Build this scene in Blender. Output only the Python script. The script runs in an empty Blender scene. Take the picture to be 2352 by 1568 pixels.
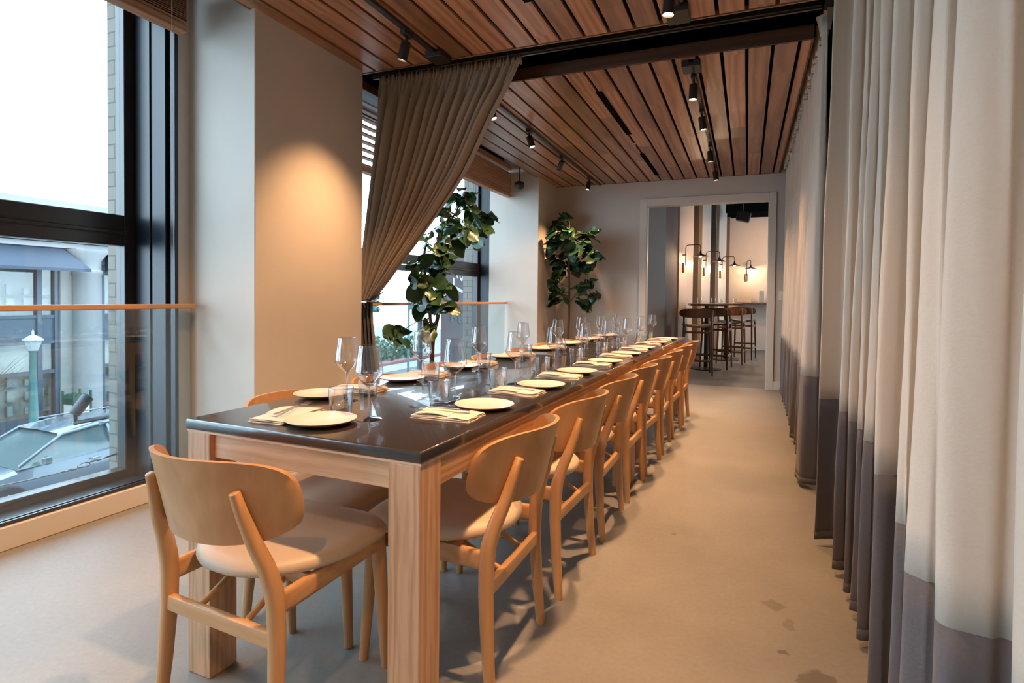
import bpy, bmesh, math, random
from mathutils import Vector, Matrix
random.seed(7)
PI = math.pi
C = bpy.context.scene.collection
sc = bpy.context.scene
# ---------------------------------------------------------------- camera
cam_d = bpy.data.cameras.new('camera'); cam = bpy.data.objects.new('camera', cam_d); C.objects.link(cam)
cam_d.sensor_width = 36.0; cam_d.lens = 36.0 * 1320.5 / 2352; cam_d.shift_y = -70.0 / 2352
cam_d.clip_start = 0.02; cam_d.clip_end = 300
RT = Vector((0.92566131, 0.37818748, 0.01119667)); UP = Vector((-0.01924982, 0.01752023, 0.99966119)); BK = Vector((0.37786318, -0.92556322, 0.02349784))
cam.matrix_world = Matrix(((RT.x, UP.x, BK.x, 0), (RT.y, UP.y, BK.y, 0), (RT.z, UP.z, BK.z, 1.13), (0, 0, 0, 1)))
sc.camera = cam
# ---------------------------------------------------------------- world, exposure
sc.view_settings.view_transform = 'Standard'; sc.view_settings.look = 'None'
sc.view_settings.gamma = 1; sc.view_settings.use_curve_mapping = False
sc.view_settings.exposure = -0.36
w = bpy.data.worlds.new('overcast_sky'); sc.world = w; w.use_nodes = True
bg = w.node_tree.nodes['Background']; bg.inputs[0].default_value = (0.66, 0.83, 1.0, 1); bg.inputs[1].default_value = 11.0
sc.cycles.use_denoising = True
sc.cycles.max_bounces = 8
sc.cycles.adaptive_threshold = 0.02; sc.cycles.diffuse_bounces = 4; sc.cycles.glossy_bounces = 4
sc.cycles.transmission_bounces = 8; sc.cycles.transparent_max_bounces = 24
sc.cycles.caustics_reflective = False; sc.cycles.caustics_refractive = False
sc.cycles.sample_clamp_indirect = 6.0
SPOT_W = 105.0

# ---------------------------------------------------------------- materials
def newmat(name):
    m = bpy.data.materials.new(name); m.use_nodes = True
    nt = m.node_tree; b = nt.nodes['Principled BSDF']
    return m, nt, b
def mat(name, col, rough=0.5, metal=0.0, var=0.0, scale=8.0, bump=0.0, bscale=60.0, spec=0.5, coat=0.0, sheen=0.0, stretch=(1, 1, 1), trans=0.0):
    m, nt, b = newmat(name)
    b.inputs['Base Color'].default_value = (*col, 1); b.inputs['Roughness'].default_value = rough
    b.inputs['Metallic'].default_value = metal; b.inputs['Specular IOR Level'].default_value = spec
    b.inputs['Coat Weight'].default_value = coat; b.inputs['Sheen Weight'].default_value = sheen
    tc = nt.nodes.new('ShaderNodeTexCoord'); mp = nt.nodes.new('ShaderNodeMapping')
    mp.inputs['Scale'].default_value = stretch
    nt.links.new(tc.outputs['Object'], mp.inputs[0])
    n = nt.nodes.new('ShaderNodeTexNoise'); n.inputs['Scale'].default_value = scale; n.inputs['Detail'].default_value = 5
    nt.links.new(mp.outputs[0], n.inputs['Vector'])
    r = nt.nodes.new('ShaderNodeValToRGB')
    r.color_ramp.elements[0].position = 0.3; r.color_ramp.elements[1].position = 0.7
    r.color_ramp.elements[0].color = (*[max(0, c * (1 - var)) for c in col], 1)
    r.color_ramp.elements[1].color = (*[min(1, c * (1 + var)) for c in col], 1)
    nt.links.new(n.outputs['Fac'], r.inputs[0]); nt.links.new(r.outputs[0], b.inputs['Base Color'])
    if bump:
        n2 = nt.nodes.new('ShaderNodeTexNoise'); n2.inputs['Scale'].default_value = bscale; n2.inputs['Detail'].default_value = 3
        nt.links.new(mp.outputs[0], n2.inputs['Vector'])
        bp = nt.nodes.new('ShaderNodeBump'); bp.inputs['Strength'].default_value = bump; bp.inputs['Distance'].default_value = 0.01
        nt.links.new(n2.outputs['Fac'], bp.inputs['Height']); nt.links.new(bp.outputs[0], b.inputs['Normal'])
    return m
def wood(name, c1, c2, rough=0.4, axis='Y', scale=14.0, rings=0.25, pitch=None, coat=0.0, grain=1.0):
    """procedural timber, grain running along the axis; pitch: a different tone for every board of that width in x"""
    m, nt, b = newmat(name)
    L = nt.links
    tc = nt.nodes.new('ShaderNodeTexCoord'); mp = nt.nodes.new('ShaderNodeMapping')
    s = [1, 1, 1]; s['XYZ'.index(axis)] = 0.08
    mp.inputs['Scale'].default_value = s
    L.new(tc.outputs['Object'], mp.inputs[0]); vec = mp.outputs[0]
    rnd = None
    if pitch:
        sx = nt.nodes.new('ShaderNodeSeparateXYZ'); L.new(tc.outputs['Object'], sx.inputs[0])
        a = nt.nodes.new('ShaderNodeMath'); a.operation = 'ADD'; a.inputs[1].default_value = pitch[1]; L.new(sx.outputs[0], a.inputs[0])
        d = nt.nodes.new('ShaderNodeMath'); d.operation = 'DIVIDE'; d.inputs[1].default_value = pitch[0]; L.new(a.outputs[0], d.inputs[0])
        fl = nt.nodes.new('ShaderNodeMath'); fl.operation = 'FLOOR'; L.new(d.outputs[0], fl.inputs[0])
        # boards butt end to end every 1.7 m, staggered
        st = nt.nodes.new('ShaderNodeMath'); st.operation = 'MULTIPLY_ADD'; st.inputs[1].default_value = 0.37; L.new(fl.outputs[0], st.inputs[0])
        yd = nt.nodes.new('ShaderNodeMath'); yd.operation = 'DIVIDE'; yd.inputs[1].default_value = 1.7; L.new(sx.outputs[1], yd.inputs[0]); L.new(yd.outputs[0], st.inputs[2])
        f2 = nt.nodes.new('ShaderNodeMath'); f2.operation = 'FLOOR'; L.new(st.outputs[0], f2.inputs[0])
        cb = nt.nodes.new('ShaderNodeCombineXYZ'); L.new(fl.outputs[0], cb.inputs[0]); L.new(f2.outputs[0], cb.inputs[1])
        wn = nt.nodes.new('ShaderNodeTexWhiteNoise'); L.new(cb.outputs[0], wn.inputs['Vector']); rnd = wn.outputs['Value']
        va = nt.nodes.new('ShaderNodeVectorMath'); va.operation = 'MULTIPLY_ADD'
        va.inputs[1].default_value = (1, 1, 1)
        sc3 = nt.nodes.new('ShaderNodeVectorMath'); sc3.operation = 'SCALE'; sc3.inputs['Scale'].default_value = 9.0
        L.new(wn.outputs['Color'], sc3.inputs[0]); L.new(vec, va.inputs[0]); L.new(sc3.outputs[0], va.inputs[2]); vec = va.outputs[0]
    n = nt.nodes.new('ShaderNodeTexNoise'); n.inputs['Scale'].default_value = scale; n.inputs['Detail'].default_value = 7; n.inputs['Roughness'].default_value = 0.62; n.inputs['Distortion'].default_value = rings
    L.new(vec, n.inputs['Vector'])
    n2 = nt.nodes.new('ShaderNodeTexNoise'); n2.inputs['Scale'].default_value = scale * 9; n2.inputs['Detail'].default_value = 3
    L.new(vec, n2.inputs['Vector'])
    wv = nt.nodes.new('ShaderNodeTexWave'); wv.wave_type = 'RINGS'; wv.rings_direction = axis if axis in 'XYZ' else 'Y'
    wv.inputs['Scale'].default_value = scale * 0.9; wv.inputs['Distortion'].default_value = 6; wv.inputs['Detail'].default_value = 3; wv.inputs['Detail Scale'].default_value = 1.5
    L.new(vec, wv.inputs['Vector'])
    mx = nt.nodes.new('ShaderNodeMath'); mx.operation = 'MULTIPLY_ADD'; mx.inputs[1].default_value = 0.35 * grain
    L.new(wv.outputs['Fac'], mx.inputs[0]); L.new(n.outputs['Fac'], mx.inputs[2])
    m3 = nt.nodes.new('ShaderNodeMath'); m3.operation = 'MULTIPLY_ADD'; m3.inputs[1].default_value = 0.25 * grain
    L.new(n2.outputs['Fac'], m3.inputs[0]); L.new(mx.outputs[0], m3.inputs[2])
    r = nt.nodes.new('ShaderNodeValToRGB'); r.color_ramp.elements[0].position = 0.45; r.color_ramp.elements[1].position = 1.05
    r.color_ramp.elements[0].color = (*c1, 1); r.color_ramp.elements[1].color = (*c2, 1)
    L.new(m3.outputs[0], r.inputs[0]); out = r.outputs[0]
    if rnd is not None:
        hs = nt.nodes.new('ShaderNodeHueSaturation')
        mr = nt.nodes.new('ShaderNodeMapRange'); mr.inputs['To Min'].default_value = 0.72; mr.inputs['To Max'].default_value = 1.28
        L.new(rnd, mr.inputs['Value']); L.new(mr.outputs[0], hs.inputs['Value']); L.new(out, hs.inputs['Color'])
        out = hs.outputs[0]
    L.new(out, b.inputs['Base Color'])
    b.inputs['Roughness'].default_value = rough; b.inputs['Coat Weight'].default_value = coat; b.inputs['Coat Roughness'].default_value = 0.25
    return m
def emis(name, col, s):
    m, nt, b = newmat(name); b.inputs['Base Color'].default_value = (*col, 1)
    b.inputs['Emission Color'].default_value = (*col, 1); b.inputs['Emission Strength'].default_value = s
    return m
def thin_glass(name, tint=(1, 1, 1), ior=1.45, gain=1.0, rough=0.0):
    m = bpy.data.materials.new(name); m.use_nodes = True; nt = m.node_tree
    for n in list(nt.nodes): nt.nodes.remove(n)
    o = nt.nodes.new('ShaderNodeOutputMaterial'); t = nt.nodes.new('ShaderNodeBsdfTransparent'); g = nt.nodes.new('ShaderNodeBsdfGlossy')
    t.inputs[0].default_value = (*tint, 1); g.inputs['Roughness'].default_value = rough
    f = nt.nodes.new('ShaderNodeFresnel'); f.inputs[0].default_value = ior
    ge = nt.nodes.new('ShaderNodeNewGeometry')   # the same reflectance seen from either side of the sheet
    vm = nt.nodes.new('ShaderNodeMix'); vm.data_type = 'FLOAT'
    dt = nt.nodes.new('ShaderNodeVectorMath'); dt.operation = 'DOT_PRODUCT'
    nt.links.new(ge.outputs['Normal'], dt.inputs[0]); nt.links.new(ge.outputs['Incoming'], dt.inputs[1])
    ab = nt.nodes.new('ShaderNodeMath'); ab.operation = 'ABSOLUTE'; nt.links.new(dt.outputs['Value'], ab.inputs[0])
    om = nt.nodes.new('ShaderNodeMath'); om.operation = 'SUBTRACT'; om.inputs[0].default_value = 1; nt.links.new(ab.outputs[0], om.inputs[1])
    pw = nt.nodes.new('ShaderNodeMath'); pw.operation = 'POWER'; pw.inputs[1].default_value = 5 if gain <= 1.5 else 3; nt.links.new(om.outputs[0], pw.inputs[0])
    f0 = ((ior - 1) / (ior + 1)) ** 2 * 1.8 * gain
    ma = nt.nodes.new('ShaderNodeMath'); ma.operation = 'MULTIPLY_ADD'; ma.inputs[1].default_value = 1 - f0; ma.inputs[2].default_value = f0; ma.use_clamp = True
    nt.links.new(pw.outputs[0], ma.inputs[0])
    nt.nodes.remove(f); nt.nodes.remove(vm)
    mx = nt.nodes.new('ShaderNodeMixShader'); nt.links.new(ma.outputs[0], mx.inputs[0]); nt.links.new(t.outputs[0], mx.inputs[1]); nt.links.new(g.outputs[0], mx.inputs[2])
    nt.links.new(mx.outputs[0], o.inputs[0])
    return m
def solid_glass(name, col=(1, 1, 1)):
    m, nt, b = newmat(name); b.inputs['Base Color'].default_value = (*col, 1); b.inputs['Roughness'].default_value = 0.0
    b.inputs['Transmission Weight'].default_value = 1.0; b.inputs['IOR'].default_value = 1.45
    return m
def brick_mat(name, c1, c2, mortar, bw, bh, axes='yz', off=0.5, msize=0.012):
    m, nt, b = newmat(name); tc = nt.nodes.new('ShaderNodeTexCoord'); sx = nt.nodes.new('ShaderNodeSeparateXYZ'); cb = nt.nodes.new('ShaderNodeCombineXYZ')
    nt.links.new(tc.outputs['Object'], sx.inputs[0])
    nt.links.new(sx.outputs['xyz'.index(axes[0])], cb.inputs[0]); nt.links.new(sx.outputs['xyz'.index(axes[1])], cb.inputs[1])
    br = nt.nodes.new('ShaderNodeTexBrick'); br.offset = off
    br.inputs['Color1'].default_value = (*c1, 1); br.inputs['Color2'].default_value = (*c2, 1); br.inputs['Mortar'].default_value = (*mortar, 1)
    br.inputs['Scale'].default_value = 1; br.inputs['Brick Width'].default_value = bw; br.inputs['Row Height'].default_value = bh; br.inputs['Mortar Size'].default_value = msize
    nt.links.new(cb.outputs[0], br.inputs['Vector']); nt.links.new(br.outputs[0], b.inputs['Base Color']); b.inputs['Roughness'].default_value = 0.85
    return m

M = {}
M['wall'] = mat('warm_grey_plaster', (0.60, 0.555, 0.495), 0.75, var=0.03, scale=3, bump=0.05, bscale=180)
M['wall_far'] = mat('pale_grey_paint', (0.56, 0.525, 0.48), 0.6, var=0.02, scale=3)
M['trim'] = mat('white_satin_paint', (0.66, 0.62, 0.56), 0.45, var=0.02)
M['black'] = mat('matte_black_paint', (0.008, 0.008, 0.008), 1.0, var=0.1, spec=0.0)
M['blackmetal'] = mat('black_powder_coat', (0.018, 0.017, 0.017), 0.4, var=0.1)
M['frame'] = mat('dark_bronze_aluminium', (0.030, 0.027, 0.030), 0.28, metal=0.0, var=0.1, spec=0.7)
M['frame2'] = mat('blackened_steel_reveal', (0.012, 0.017, 0.026), 0.34, var=0.2, scale=2, spec=0.45)
M['boards'] = wood('stained_cedar_boards', (0.19, 0.082, 0.04), (0.44, 0.225, 0.125), 0.33, 'Y', 9, 0.4, pitch=(0.152, 0.031), coat=0.15)
M['fascia'] = wood('dark_cedar_edge', (0.05, 0.02, 0.01), (0.10, 0.045, 0.022), 0.5, 'X', 8)
M['boardtrim'] = wood('cedar_edge_strip', (0.16, 0.075, 0.035), (0.26, 0.13, 0.065), 0.4, 'X', 8)
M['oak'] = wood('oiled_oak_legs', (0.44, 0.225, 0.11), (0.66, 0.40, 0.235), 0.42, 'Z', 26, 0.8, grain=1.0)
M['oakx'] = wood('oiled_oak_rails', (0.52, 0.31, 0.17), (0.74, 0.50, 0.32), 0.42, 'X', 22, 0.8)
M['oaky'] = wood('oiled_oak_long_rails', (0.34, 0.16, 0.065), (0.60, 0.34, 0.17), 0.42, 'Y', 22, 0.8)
M['beech'] = wood('lacquered_beech', (0.46, 0.24, 0.10), (0.62, 0.355, 0.165), 0.36, 'Z', 12, 0.2, grain=0.45, coat=0.1)
M['beechx'] = wood('lacquered_beech_ply', (0.47, 0.25, 0.105), (0.63, 0.365, 0.175), 0.36, 'X', 12, 0.2, grain=0.45, coat=0.1)
M['leather'] = mat('sand_leatherette', (0.56, 0.45, 0.335), 0.48, var=0.03, scale=4, bump=0.04, bscale=300)
M['walnut'] = wood('walnut_stain', (0.10, 0.04, 0.018), (0.20, 0.09, 0.04), 0.35, 'Z', 12, grain=0.5)
M['walnutseat'] = mat('tan_leather', (0.30, 0.18, 0.10), 0.4)
M['darkseat'] = mat('charcoal_leather', (0.03, 0.032, 0.035), 0.35)
M['top'] = mat('dark_stained_table_top', (0.030, 0.022, 0.018), 0.25, var=0.12, scale=2, spec=1.0, coat=0.6, stretch=(1, 0.3, 1), bump=0.015, bscale=30)
M['china'] = mat('cream_stoneware', (0.80, 0.73, 0.65), 0.22, var=0.015, coat=0.3)
M['chinarim'] = mat('toasted_rim_glaze', (0.62, 0.45, 0.32), 0.3)
M['linen'] = mat('natural_linen_napkin', (0.74, 0.62, 0.49), 0.9, var=0.05, scale=60, bump=0.25, bscale=120, sheen=0.2)
M['steel'] = mat('polished_steel', (0.62, 0.6, 0.58), 0.18, metal=1.0)
M['curtain'] = mat('oatmeal_wool_curtain', (0.56, 0.48, 0.40), 0.95, var=0.02, scale=180, sheen=0.15, bump=0.08, bscale=260)
M['curtain_tan'] = mat('taupe_curtain_cloth', (0.36, 0.275, 0.20), 0.9, var=0.04, scale=120, sheen=0.1)
M['border'] = mat('charcoal_curtain_border', (0.105, 0.095, 0.10), 0.95, var=0.06, scale=180, sheen=0.15, bump=0.12, bscale=260)
M['pane'] = thin_glass('window_glass', (0.93, 0.97, 0.97))
M['rail_glass'] = thin_glass('balustrade_glass', (0.90, 0.95, 0.96), gain=1.5)
M['wine'] = thin_glass('crystal_bowl', (0.955, 0.96, 0.965), ior=1.5, gain=2.2)
M['crystal'] = thin_glass('crystal_stem', (0.93, 0.94, 0.95), ior=1.5, gain=3.2)
M['tumbler'] = thin_glass('tumbler_glass', (0.97, 0.975, 0.98), ior=1.5, gain=1.6)
M['rail'] = wood('ash_handrail', (0.42, 0.20, 0.08), (0.62, 0.33, 0.15), 0.4, 'Y', 10)
M['blind'] = wood('cedar_blind_slats', (0.36, 0.17, 0.09), (0.56, 0.30, 0.17), 0.45, 'Y', 14)
M['leaf'] = mat('fiddle_leaf_green', (0.03, 0.085, 0.032), 0.30, var=0.35, scale=5, spec=0.5)
M['leaf2'] = mat('dark_fiddle_leaf_green', (0.02, 0.058, 0.027), 0.30, var=0.35, scale=5)
M['bark'] = mat('brown_bark', (0.13, 0.065, 0.035), 0.85, var=0.3, scale=30, bump=0.4, bscale=60)
M['pot'] = mat('matte_charcoal_planter', (0.05, 0.05, 0.05), 0.6, var=0.1)
M['soil'] = mat('potting_soil', (0.03, 0.02, 0.015), 0.95, var=0.4, scale=60)
M['bulb'] = emis('warm_lamp_lens', (1.0, 0.78, 0.52), 30)
M['bulb2'] = emis('sconce_bulb', (1.0, 0.78, 0.52), 7)
M['whiteplastic'] = mat('white_plastic', (0.75, 0.73, 0.68), 0.4)
M['facade'] = mat('painted_facade_stone', (0.25, 0.24, 0.225), 0.8, var=0.04, scale=1.2)
M['facade_w'] = mat('white_painted_cornice', (0.27, 0.27, 0.27), 0.7, var=0.02)
M['awning'] = mat('slate_blue_canvas', (0.035, 0.05, 0.075), 0.8, var=0.06, scale=2)
M['bluepanel'] = mat('slate_blue_panel', (0.06, 0.085, 0.115), 0.5, var=0.05, scale=1)
M['mullion'] = mat('dark_blue_shopfront_frame', (0.05, 0.07, 0.10), 0.4)
M['street'] = mat('asphalt', (0.10, 0.105, 0.11), 0.9, var=0.08, scale=3)
M['walk'] = mat('pale_pavement', (0.20, 0.20, 0.20), 0.9, var=0.05, scale=2)
M['verdigris'] = mat('verdigris_paint', (0.06, 0.16, 0.155), 0.5, var=0.06, scale=4)
M['kgreen'] = mat('dark_green_paint', (0.012, 0.06, 0.04), 0.5)
M['lampglass'] = mat('frosted_lamp_glass', (0.45, 0.46, 0.47), 0.4)
M['carpaint'] = mat('silver_blue_car_paint', (0.13, 0.165, 0.205), 0.25, metal=0.25, coat=1.0)
M['carglass'] = mat('tinted_car_glass', (0.09, 0.12, 0.125), 0.12, spec=0.8)
M['tyre'] = mat('tyre_rubber', (0.02, 0.02, 0.022), 0.8)
M['shoplight'] = mat('shop_interior', (0.24, 0.215, 0.185), 0.8, var=0.6, scale=1.6)
M['cable'] = mat('galvanised_cable', (0.30, 0.27, 0.25), 0.4, metal=0.7)
M['hedge'] = mat('hedge_foliage', (0.04, 0.085, 0.045), 0.9, var=0.6, scale=3)
M['purple'] = mat('plum_banner_cloth', (0.062, 0.036, 0.07), 0.7, var=0.05, scale=2)
M['signwhite'] = mat('white_sign_paint', (0.8, 0.8, 0.8), 0.6)
M['teal'] = mat('teal_paint', (0.07, 0.24, 0.24), 0.6)
M['red'] = mat('red_curb_paint', (0.2, 0.06, 0.055), 0.8)
M['brick'] = brick_mat('cream_painted_brick', (0.22, 0.205, 0.175), (0.25, 0.23, 0.195), (0.13, 0.12, 0.11), 0.30, 0.085, 'xz', msize=0.005)
M['steelpanel'] = mat('brushed_grey_panel', (0.26, 0.205, 0.165), 0.6, metal=0.0, var=0.05, scale=4, stretch=(1, 1, 0.1))
M['brownpanel'] = wood('walnut_panel', (0.07, 0.028, 0.014), (0.13, 0.055, 0.028), 0.7, 'Z', 6)
M['room2wall'] = mat('warm_white_plaster', (0.66, 0.55, 0.46), 0.7, var=0.02)
M['tile'] = mat('glossy_white_tile_pier', (0.66, 0.56, 0.47), 0.18, var=0.02)
M['menu'] = mat('grey_menu_board', (0.30, 0.29, 0.26), 0.7)
M['amber'] = thin_glass('amber_glass', (0.75, 0.42, 0.22), gain=1.5)

# floor: polished concrete with wear and two damp stains beside the curtains
def floor_mat(name, c1, c2, stains=()):
    m, nt, b = newmat(name); L = nt.links; tc = nt.nodes.new('ShaderNodeTexCoord')
    n = nt.nodes.new('ShaderNodeTexNoise'); n.inputs['Scale'].default_value = 1.1; n.inputs['Detail'].default_value = 8; n.inputs['Roughness'].default_value = 0.6
    L.new(tc.outputs['Object'], n.inputs['Vector'])
    n2 = nt.nodes.new('ShaderNodeTexNoise'); n2.inputs['Scale'].default_value = 60; n2.inputs['Detail'].default_value = 4; L.new(tc.outputs['Object'], n2.inputs['Vector'])
    ad = nt.nodes.new('ShaderNodeMath'); ad.operation = 'MULTIPLY_ADD'; ad.inputs[1].default_value = 0.35; L.new(n2.outputs['Fac'], ad.inputs[0]); L.new(n.outputs['Fac'], ad.inputs[2])
    r = nt.nodes.new('ShaderNodeValToRGB'); r.color_ramp.elements[0].position = 0.45; r.color_ramp.elements[1].position = 0.95
    r.color_ramp.elements[0].color = (*c1, 1); r.color_ramp.elements[1].color = (*c2, 1); L.new(ad.outputs[0], r.inputs[0])
    out = r.outputs[0]
    n3 = nt.nodes.new('ShaderNodeTexNoise'); n3.inputs['Scale'].default_value = 14; n3.inputs['Detail'].default_value = 4; L.new(tc.outputs['Object'], n3.inputs['Vector'])
    sepn = nt.nodes.new('ShaderNodeVectorMath'); sepn.operation = 'SCALE'; sepn.inputs['Scale'].default_value = 0.10; L.new(n3.outputs['Color'], sepn.inputs[0])
    adv = nt.nodes.new('ShaderNodeVectorMath'); adv.operation = 'ADD'; L.new(tc.outputs['Object'], adv.inputs[0]); L.new(sepn.outputs[0], adv.inputs[1])
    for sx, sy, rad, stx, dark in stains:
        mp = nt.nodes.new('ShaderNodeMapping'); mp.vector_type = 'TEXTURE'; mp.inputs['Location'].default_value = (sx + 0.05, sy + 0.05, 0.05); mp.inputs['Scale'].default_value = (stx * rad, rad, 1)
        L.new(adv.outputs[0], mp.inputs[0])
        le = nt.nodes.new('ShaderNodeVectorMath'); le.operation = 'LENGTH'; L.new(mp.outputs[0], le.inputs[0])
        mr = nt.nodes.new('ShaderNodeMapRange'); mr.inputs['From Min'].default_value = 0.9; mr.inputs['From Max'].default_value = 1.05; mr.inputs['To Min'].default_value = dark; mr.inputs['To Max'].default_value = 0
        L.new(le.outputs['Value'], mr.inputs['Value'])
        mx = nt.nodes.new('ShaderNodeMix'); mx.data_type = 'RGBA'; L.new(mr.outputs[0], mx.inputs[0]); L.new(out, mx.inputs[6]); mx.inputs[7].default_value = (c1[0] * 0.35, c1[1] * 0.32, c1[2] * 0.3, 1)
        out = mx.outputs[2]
    L.new(out, b.inputs['Base Color']); b.inputs['Roughness'].default_value = 0.42
    rr = nt.nodes.new('ShaderNodeMapRange'); rr.inputs['To Min'].default_value = 0.36; rr.inputs['To Max'].default_value = 0.6; L.new(n.outputs['Fac'], rr.inputs['Value']); L.new(rr.outputs[0], b.inputs['Roughness'])
    return m
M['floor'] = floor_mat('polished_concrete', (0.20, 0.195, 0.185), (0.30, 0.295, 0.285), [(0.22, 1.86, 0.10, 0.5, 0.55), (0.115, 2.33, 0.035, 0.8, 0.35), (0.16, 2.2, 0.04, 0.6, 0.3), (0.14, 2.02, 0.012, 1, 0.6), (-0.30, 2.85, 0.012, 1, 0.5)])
M['floor2'] = floor_mat('dark_polished_concrete', (0.09, 0.095, 0.10), (0.15, 0.155, 0.16))

# ---------------------------------------------------------------- mesh helpers
def bm_new(): return bmesh.new()
def box(bm, x0, x1, y0, y1, z0, z1, bev=0.0, seg=2, mt=None):
    b = bmesh.new()
    bmesh.ops.create_cube(b, size=1)
    for v in b.verts:
        v.co = Vector(((x0 + x1) / 2 + v.co.x * (x1 - x0), (y0 + y1) / 2 + v.co.y * (y1 - y0), (z0 + z1) / 2 + v.co.z * (z1 - z0)))
    if bev > 0: bmesh.ops.bevel(b, geom=list(b.edges), offset=bev, segments=seg, profile=0.5, affect='EDGES')
    if mt is not None: b.transform(mt)
    merge(bm, b)
def merge(bm, b):
    me = bpy.data.meshes.new('tmp'); b.to_mesh(me); b.free(); bm.from_mesh(me); bpy.data.meshes.remove(me)
def ring_faces(bm, A, B, closed=True):
    n = len(A)
    for i in range(n if closed else n - 1):
        j = (i + 1) % n
        try: bm.faces.new((A[i], A[j], B[j], B[i]))
        except ValueError: pass
def sweep(bm, pts, radii, seg=12, power=2.0, up=Vector((0, 1, 0)), cap=True):
    """tapered bar through pts; radii: list of r or (rx, ry); power > 2 gives a rounded rectangle"""
    pts = [Vector(p) for p in pts]; rings = []
    n = len(pts)
    for i, p in enumerate(pts):
        t = (pts[min(i + 1, n - 1)] - pts[max(i - 1, 0)]).normalized()
        a = up.cross(t)
        if a.length < 1e-3: a = Vector((1, 0, 0)).cross(t)
        a.normalize(); b = t.cross(a).normalized()
        r = radii[i] if i < len(radii) else radii[-1]
        if not isinstance(r, (tuple, list)): r = (r, r)
        ring = []
        for k in range(seg):
            th = 2 * PI * (k + 0.5) / seg; c, s = math.cos(th), math.sin(th)
            cx = math.copysign(abs(c) ** (2 / power), c); sy = math.copysign(abs(s) ** (2 / power), s)
            ring.append(bm.verts.new(p + a * (cx * r[0]) + b * (sy * r[1])))
        rings.append(ring)
    for A, B in zip(rings, rings[1:]): ring_faces(bm, A, B)
    if cap:
        for R_, flip, end in ((rings[0], True, 0), (rings[-1], False, -1)):
            t = (pts[1] - pts[0]).normalized() * -1 if end == 0 else (pts[-1] - pts[-2]).normalized()
            rr = radii[0] if end == 0 else radii[min(n, len(radii)) - 1]
            rm = rr if not isinstance(rr, (tuple, list)) else min(rr)
            cen = sum((v.co for v in R_), Vector()) / seg
            R2 = [bm.verts.new(cen + (v.co - cen) * 0.72 + t * rm * 0.22) for v in R_]
            ring_faces(bm, R_, R2)
            bm.faces.new(R2)
def tube(bm, pts, r, seg=8): sweep(bm, pts, [r] * len(pts), seg)
def arcpts(c, r, a0, a1, n, plane='xz'):
    out = []
    for i in range(n + 1):
        a = a0 + (a1 - a0) * i / n; u, v = r * math.cos(a), r * math.sin(a)
        out.append(Vector(c) + (Vector((u, 0, v)) if plane == 'xz' else Vector((0, u, v)) if plane == 'yz' else Vector((u, v, 0))))
    return out
def lathe(bm, prof, seg=24, mt=None):
    rings = []
    for r, z in prof:
        if r < 1e-6: rings.append([bm.verts.new((0, 0, z))])
        else: rings.append([bm.verts.new((r * math.cos(2 * PI * k / seg), r * math.sin(2 * PI * k / seg), z)) for k in range(seg)])
    for A, B in zip(rings, rings[1:]):
        if len(A) == 1 and len(B) == 1: continue
        if len(A) == 1:
            for i in range(seg): bm.faces.new((A[0], B[i], B[(i + 1) % seg]))
        elif len(B) == 1:
            for i in range(seg): bm.faces.new((A[i], B[0], A[(i + 1) % seg]))
        else: ring_faces(bm, A, B)
    if mt is not None:
        vs = [v for R_ in rings for v in R_]
        for v in vs: v.co = mt @ v.co
def grid(bm, P):
    V = [[bm.verts.new(p) for p in row] for row in P]
    for a, b in zip(V, V[1:]):
        for i in range(len(a) - 1): bm.faces.new((a[i], a[i + 1], b[i + 1], b[i]))
    return V
def prism(bm, pts, z0, z1, mt=None, bev=0.0):
    b = bmesh.new()
    A = [b.verts.new((x, y, z0)) for x, y in pts]; B = [b.verts.new((x, y, z1)) for x, y in pts]
    ring_faces(b, A, B); b.faces.new(list(reversed(A))); b.faces.new(B)
    bmesh.ops.recalc_face_normals(b, faces=b.faces)
    if bev: bmesh.ops.bevel(b, geom=[e for e in b.edges if abs(e.verts[0].co.z - e.verts[1].co.z) < 1e-6], offset=bev, segments=2, affect='EDGES')
    if mt is not None: b.transform(mt)
    merge(bm, b)
def obj(name, bm, m, parent=None, smooth=False, angle=None, loc=None):
    bmesh.ops.recalc_face_normals(bm, faces=bm.faces)
    me = bpy.data.meshes.new(name); bm.to_mesh(me); bm.free()
    for mm in (m if isinstance(m, (list, tuple)) else [m]): me.materials.append(mm)
    if smooth:
        for p in me.polygons: p.use_smooth = True
        if angle is not None: me.set_sharp_from_angle(angle=math.radians(angle))
    o = bpy.data.objects.new(name, me); C.objects.link(o)
    if parent: o.parent = parent
    if loc is not None: o.location = loc
    return o
def thing(name, label, cat, loc=(0, 0, 0), rotz=0.0, group=None):
    o = bpy.data.objects.new(name, None); C.objects.link(o); o.location = loc; o.rotation_euler = (0, 0, rotz)
    o['label'] = label; o['category'] = cat
    if group: o['group'] = group
    return o
def tag(o, label, cat, group=None):
    o['label'] = label; o['category'] = cat
    if group: o['group'] = group
    return o
def struct(name, bm, m, label=None, smooth=False, angle=None):
    o = obj(name, bm, m, None, smooth, angle); o['kind'] = 'structure'
    if label: o['label'] = label
    return o
def sroot(name, label=None):
    o = bpy.data.objects.new(name, None); C.objects.link(o); o['kind'] = 'structure'
    if label: o['label'] = label
    return o
def dup(root, loc=None, rotz=None, label=None, group=None):
    r = root.copy(); C.objects.link(r)
    if loc is not None: r.location = loc
    if rotz is not None: r.rotation_euler = (0, 0, rotz)
    if label: r['label'] = label
    if group: r['group'] = group
    for ch in list(root.children):
        c = ch.copy(); C.objects.link(c); c.parent = r
        for g in list(ch.children):
            d = g.copy(); C.objects.link(d); d.parent = c
    return r
def smoothstep(t): t = max(0, min(1, t)); return t * t * (3 - 2 * t)
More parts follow.
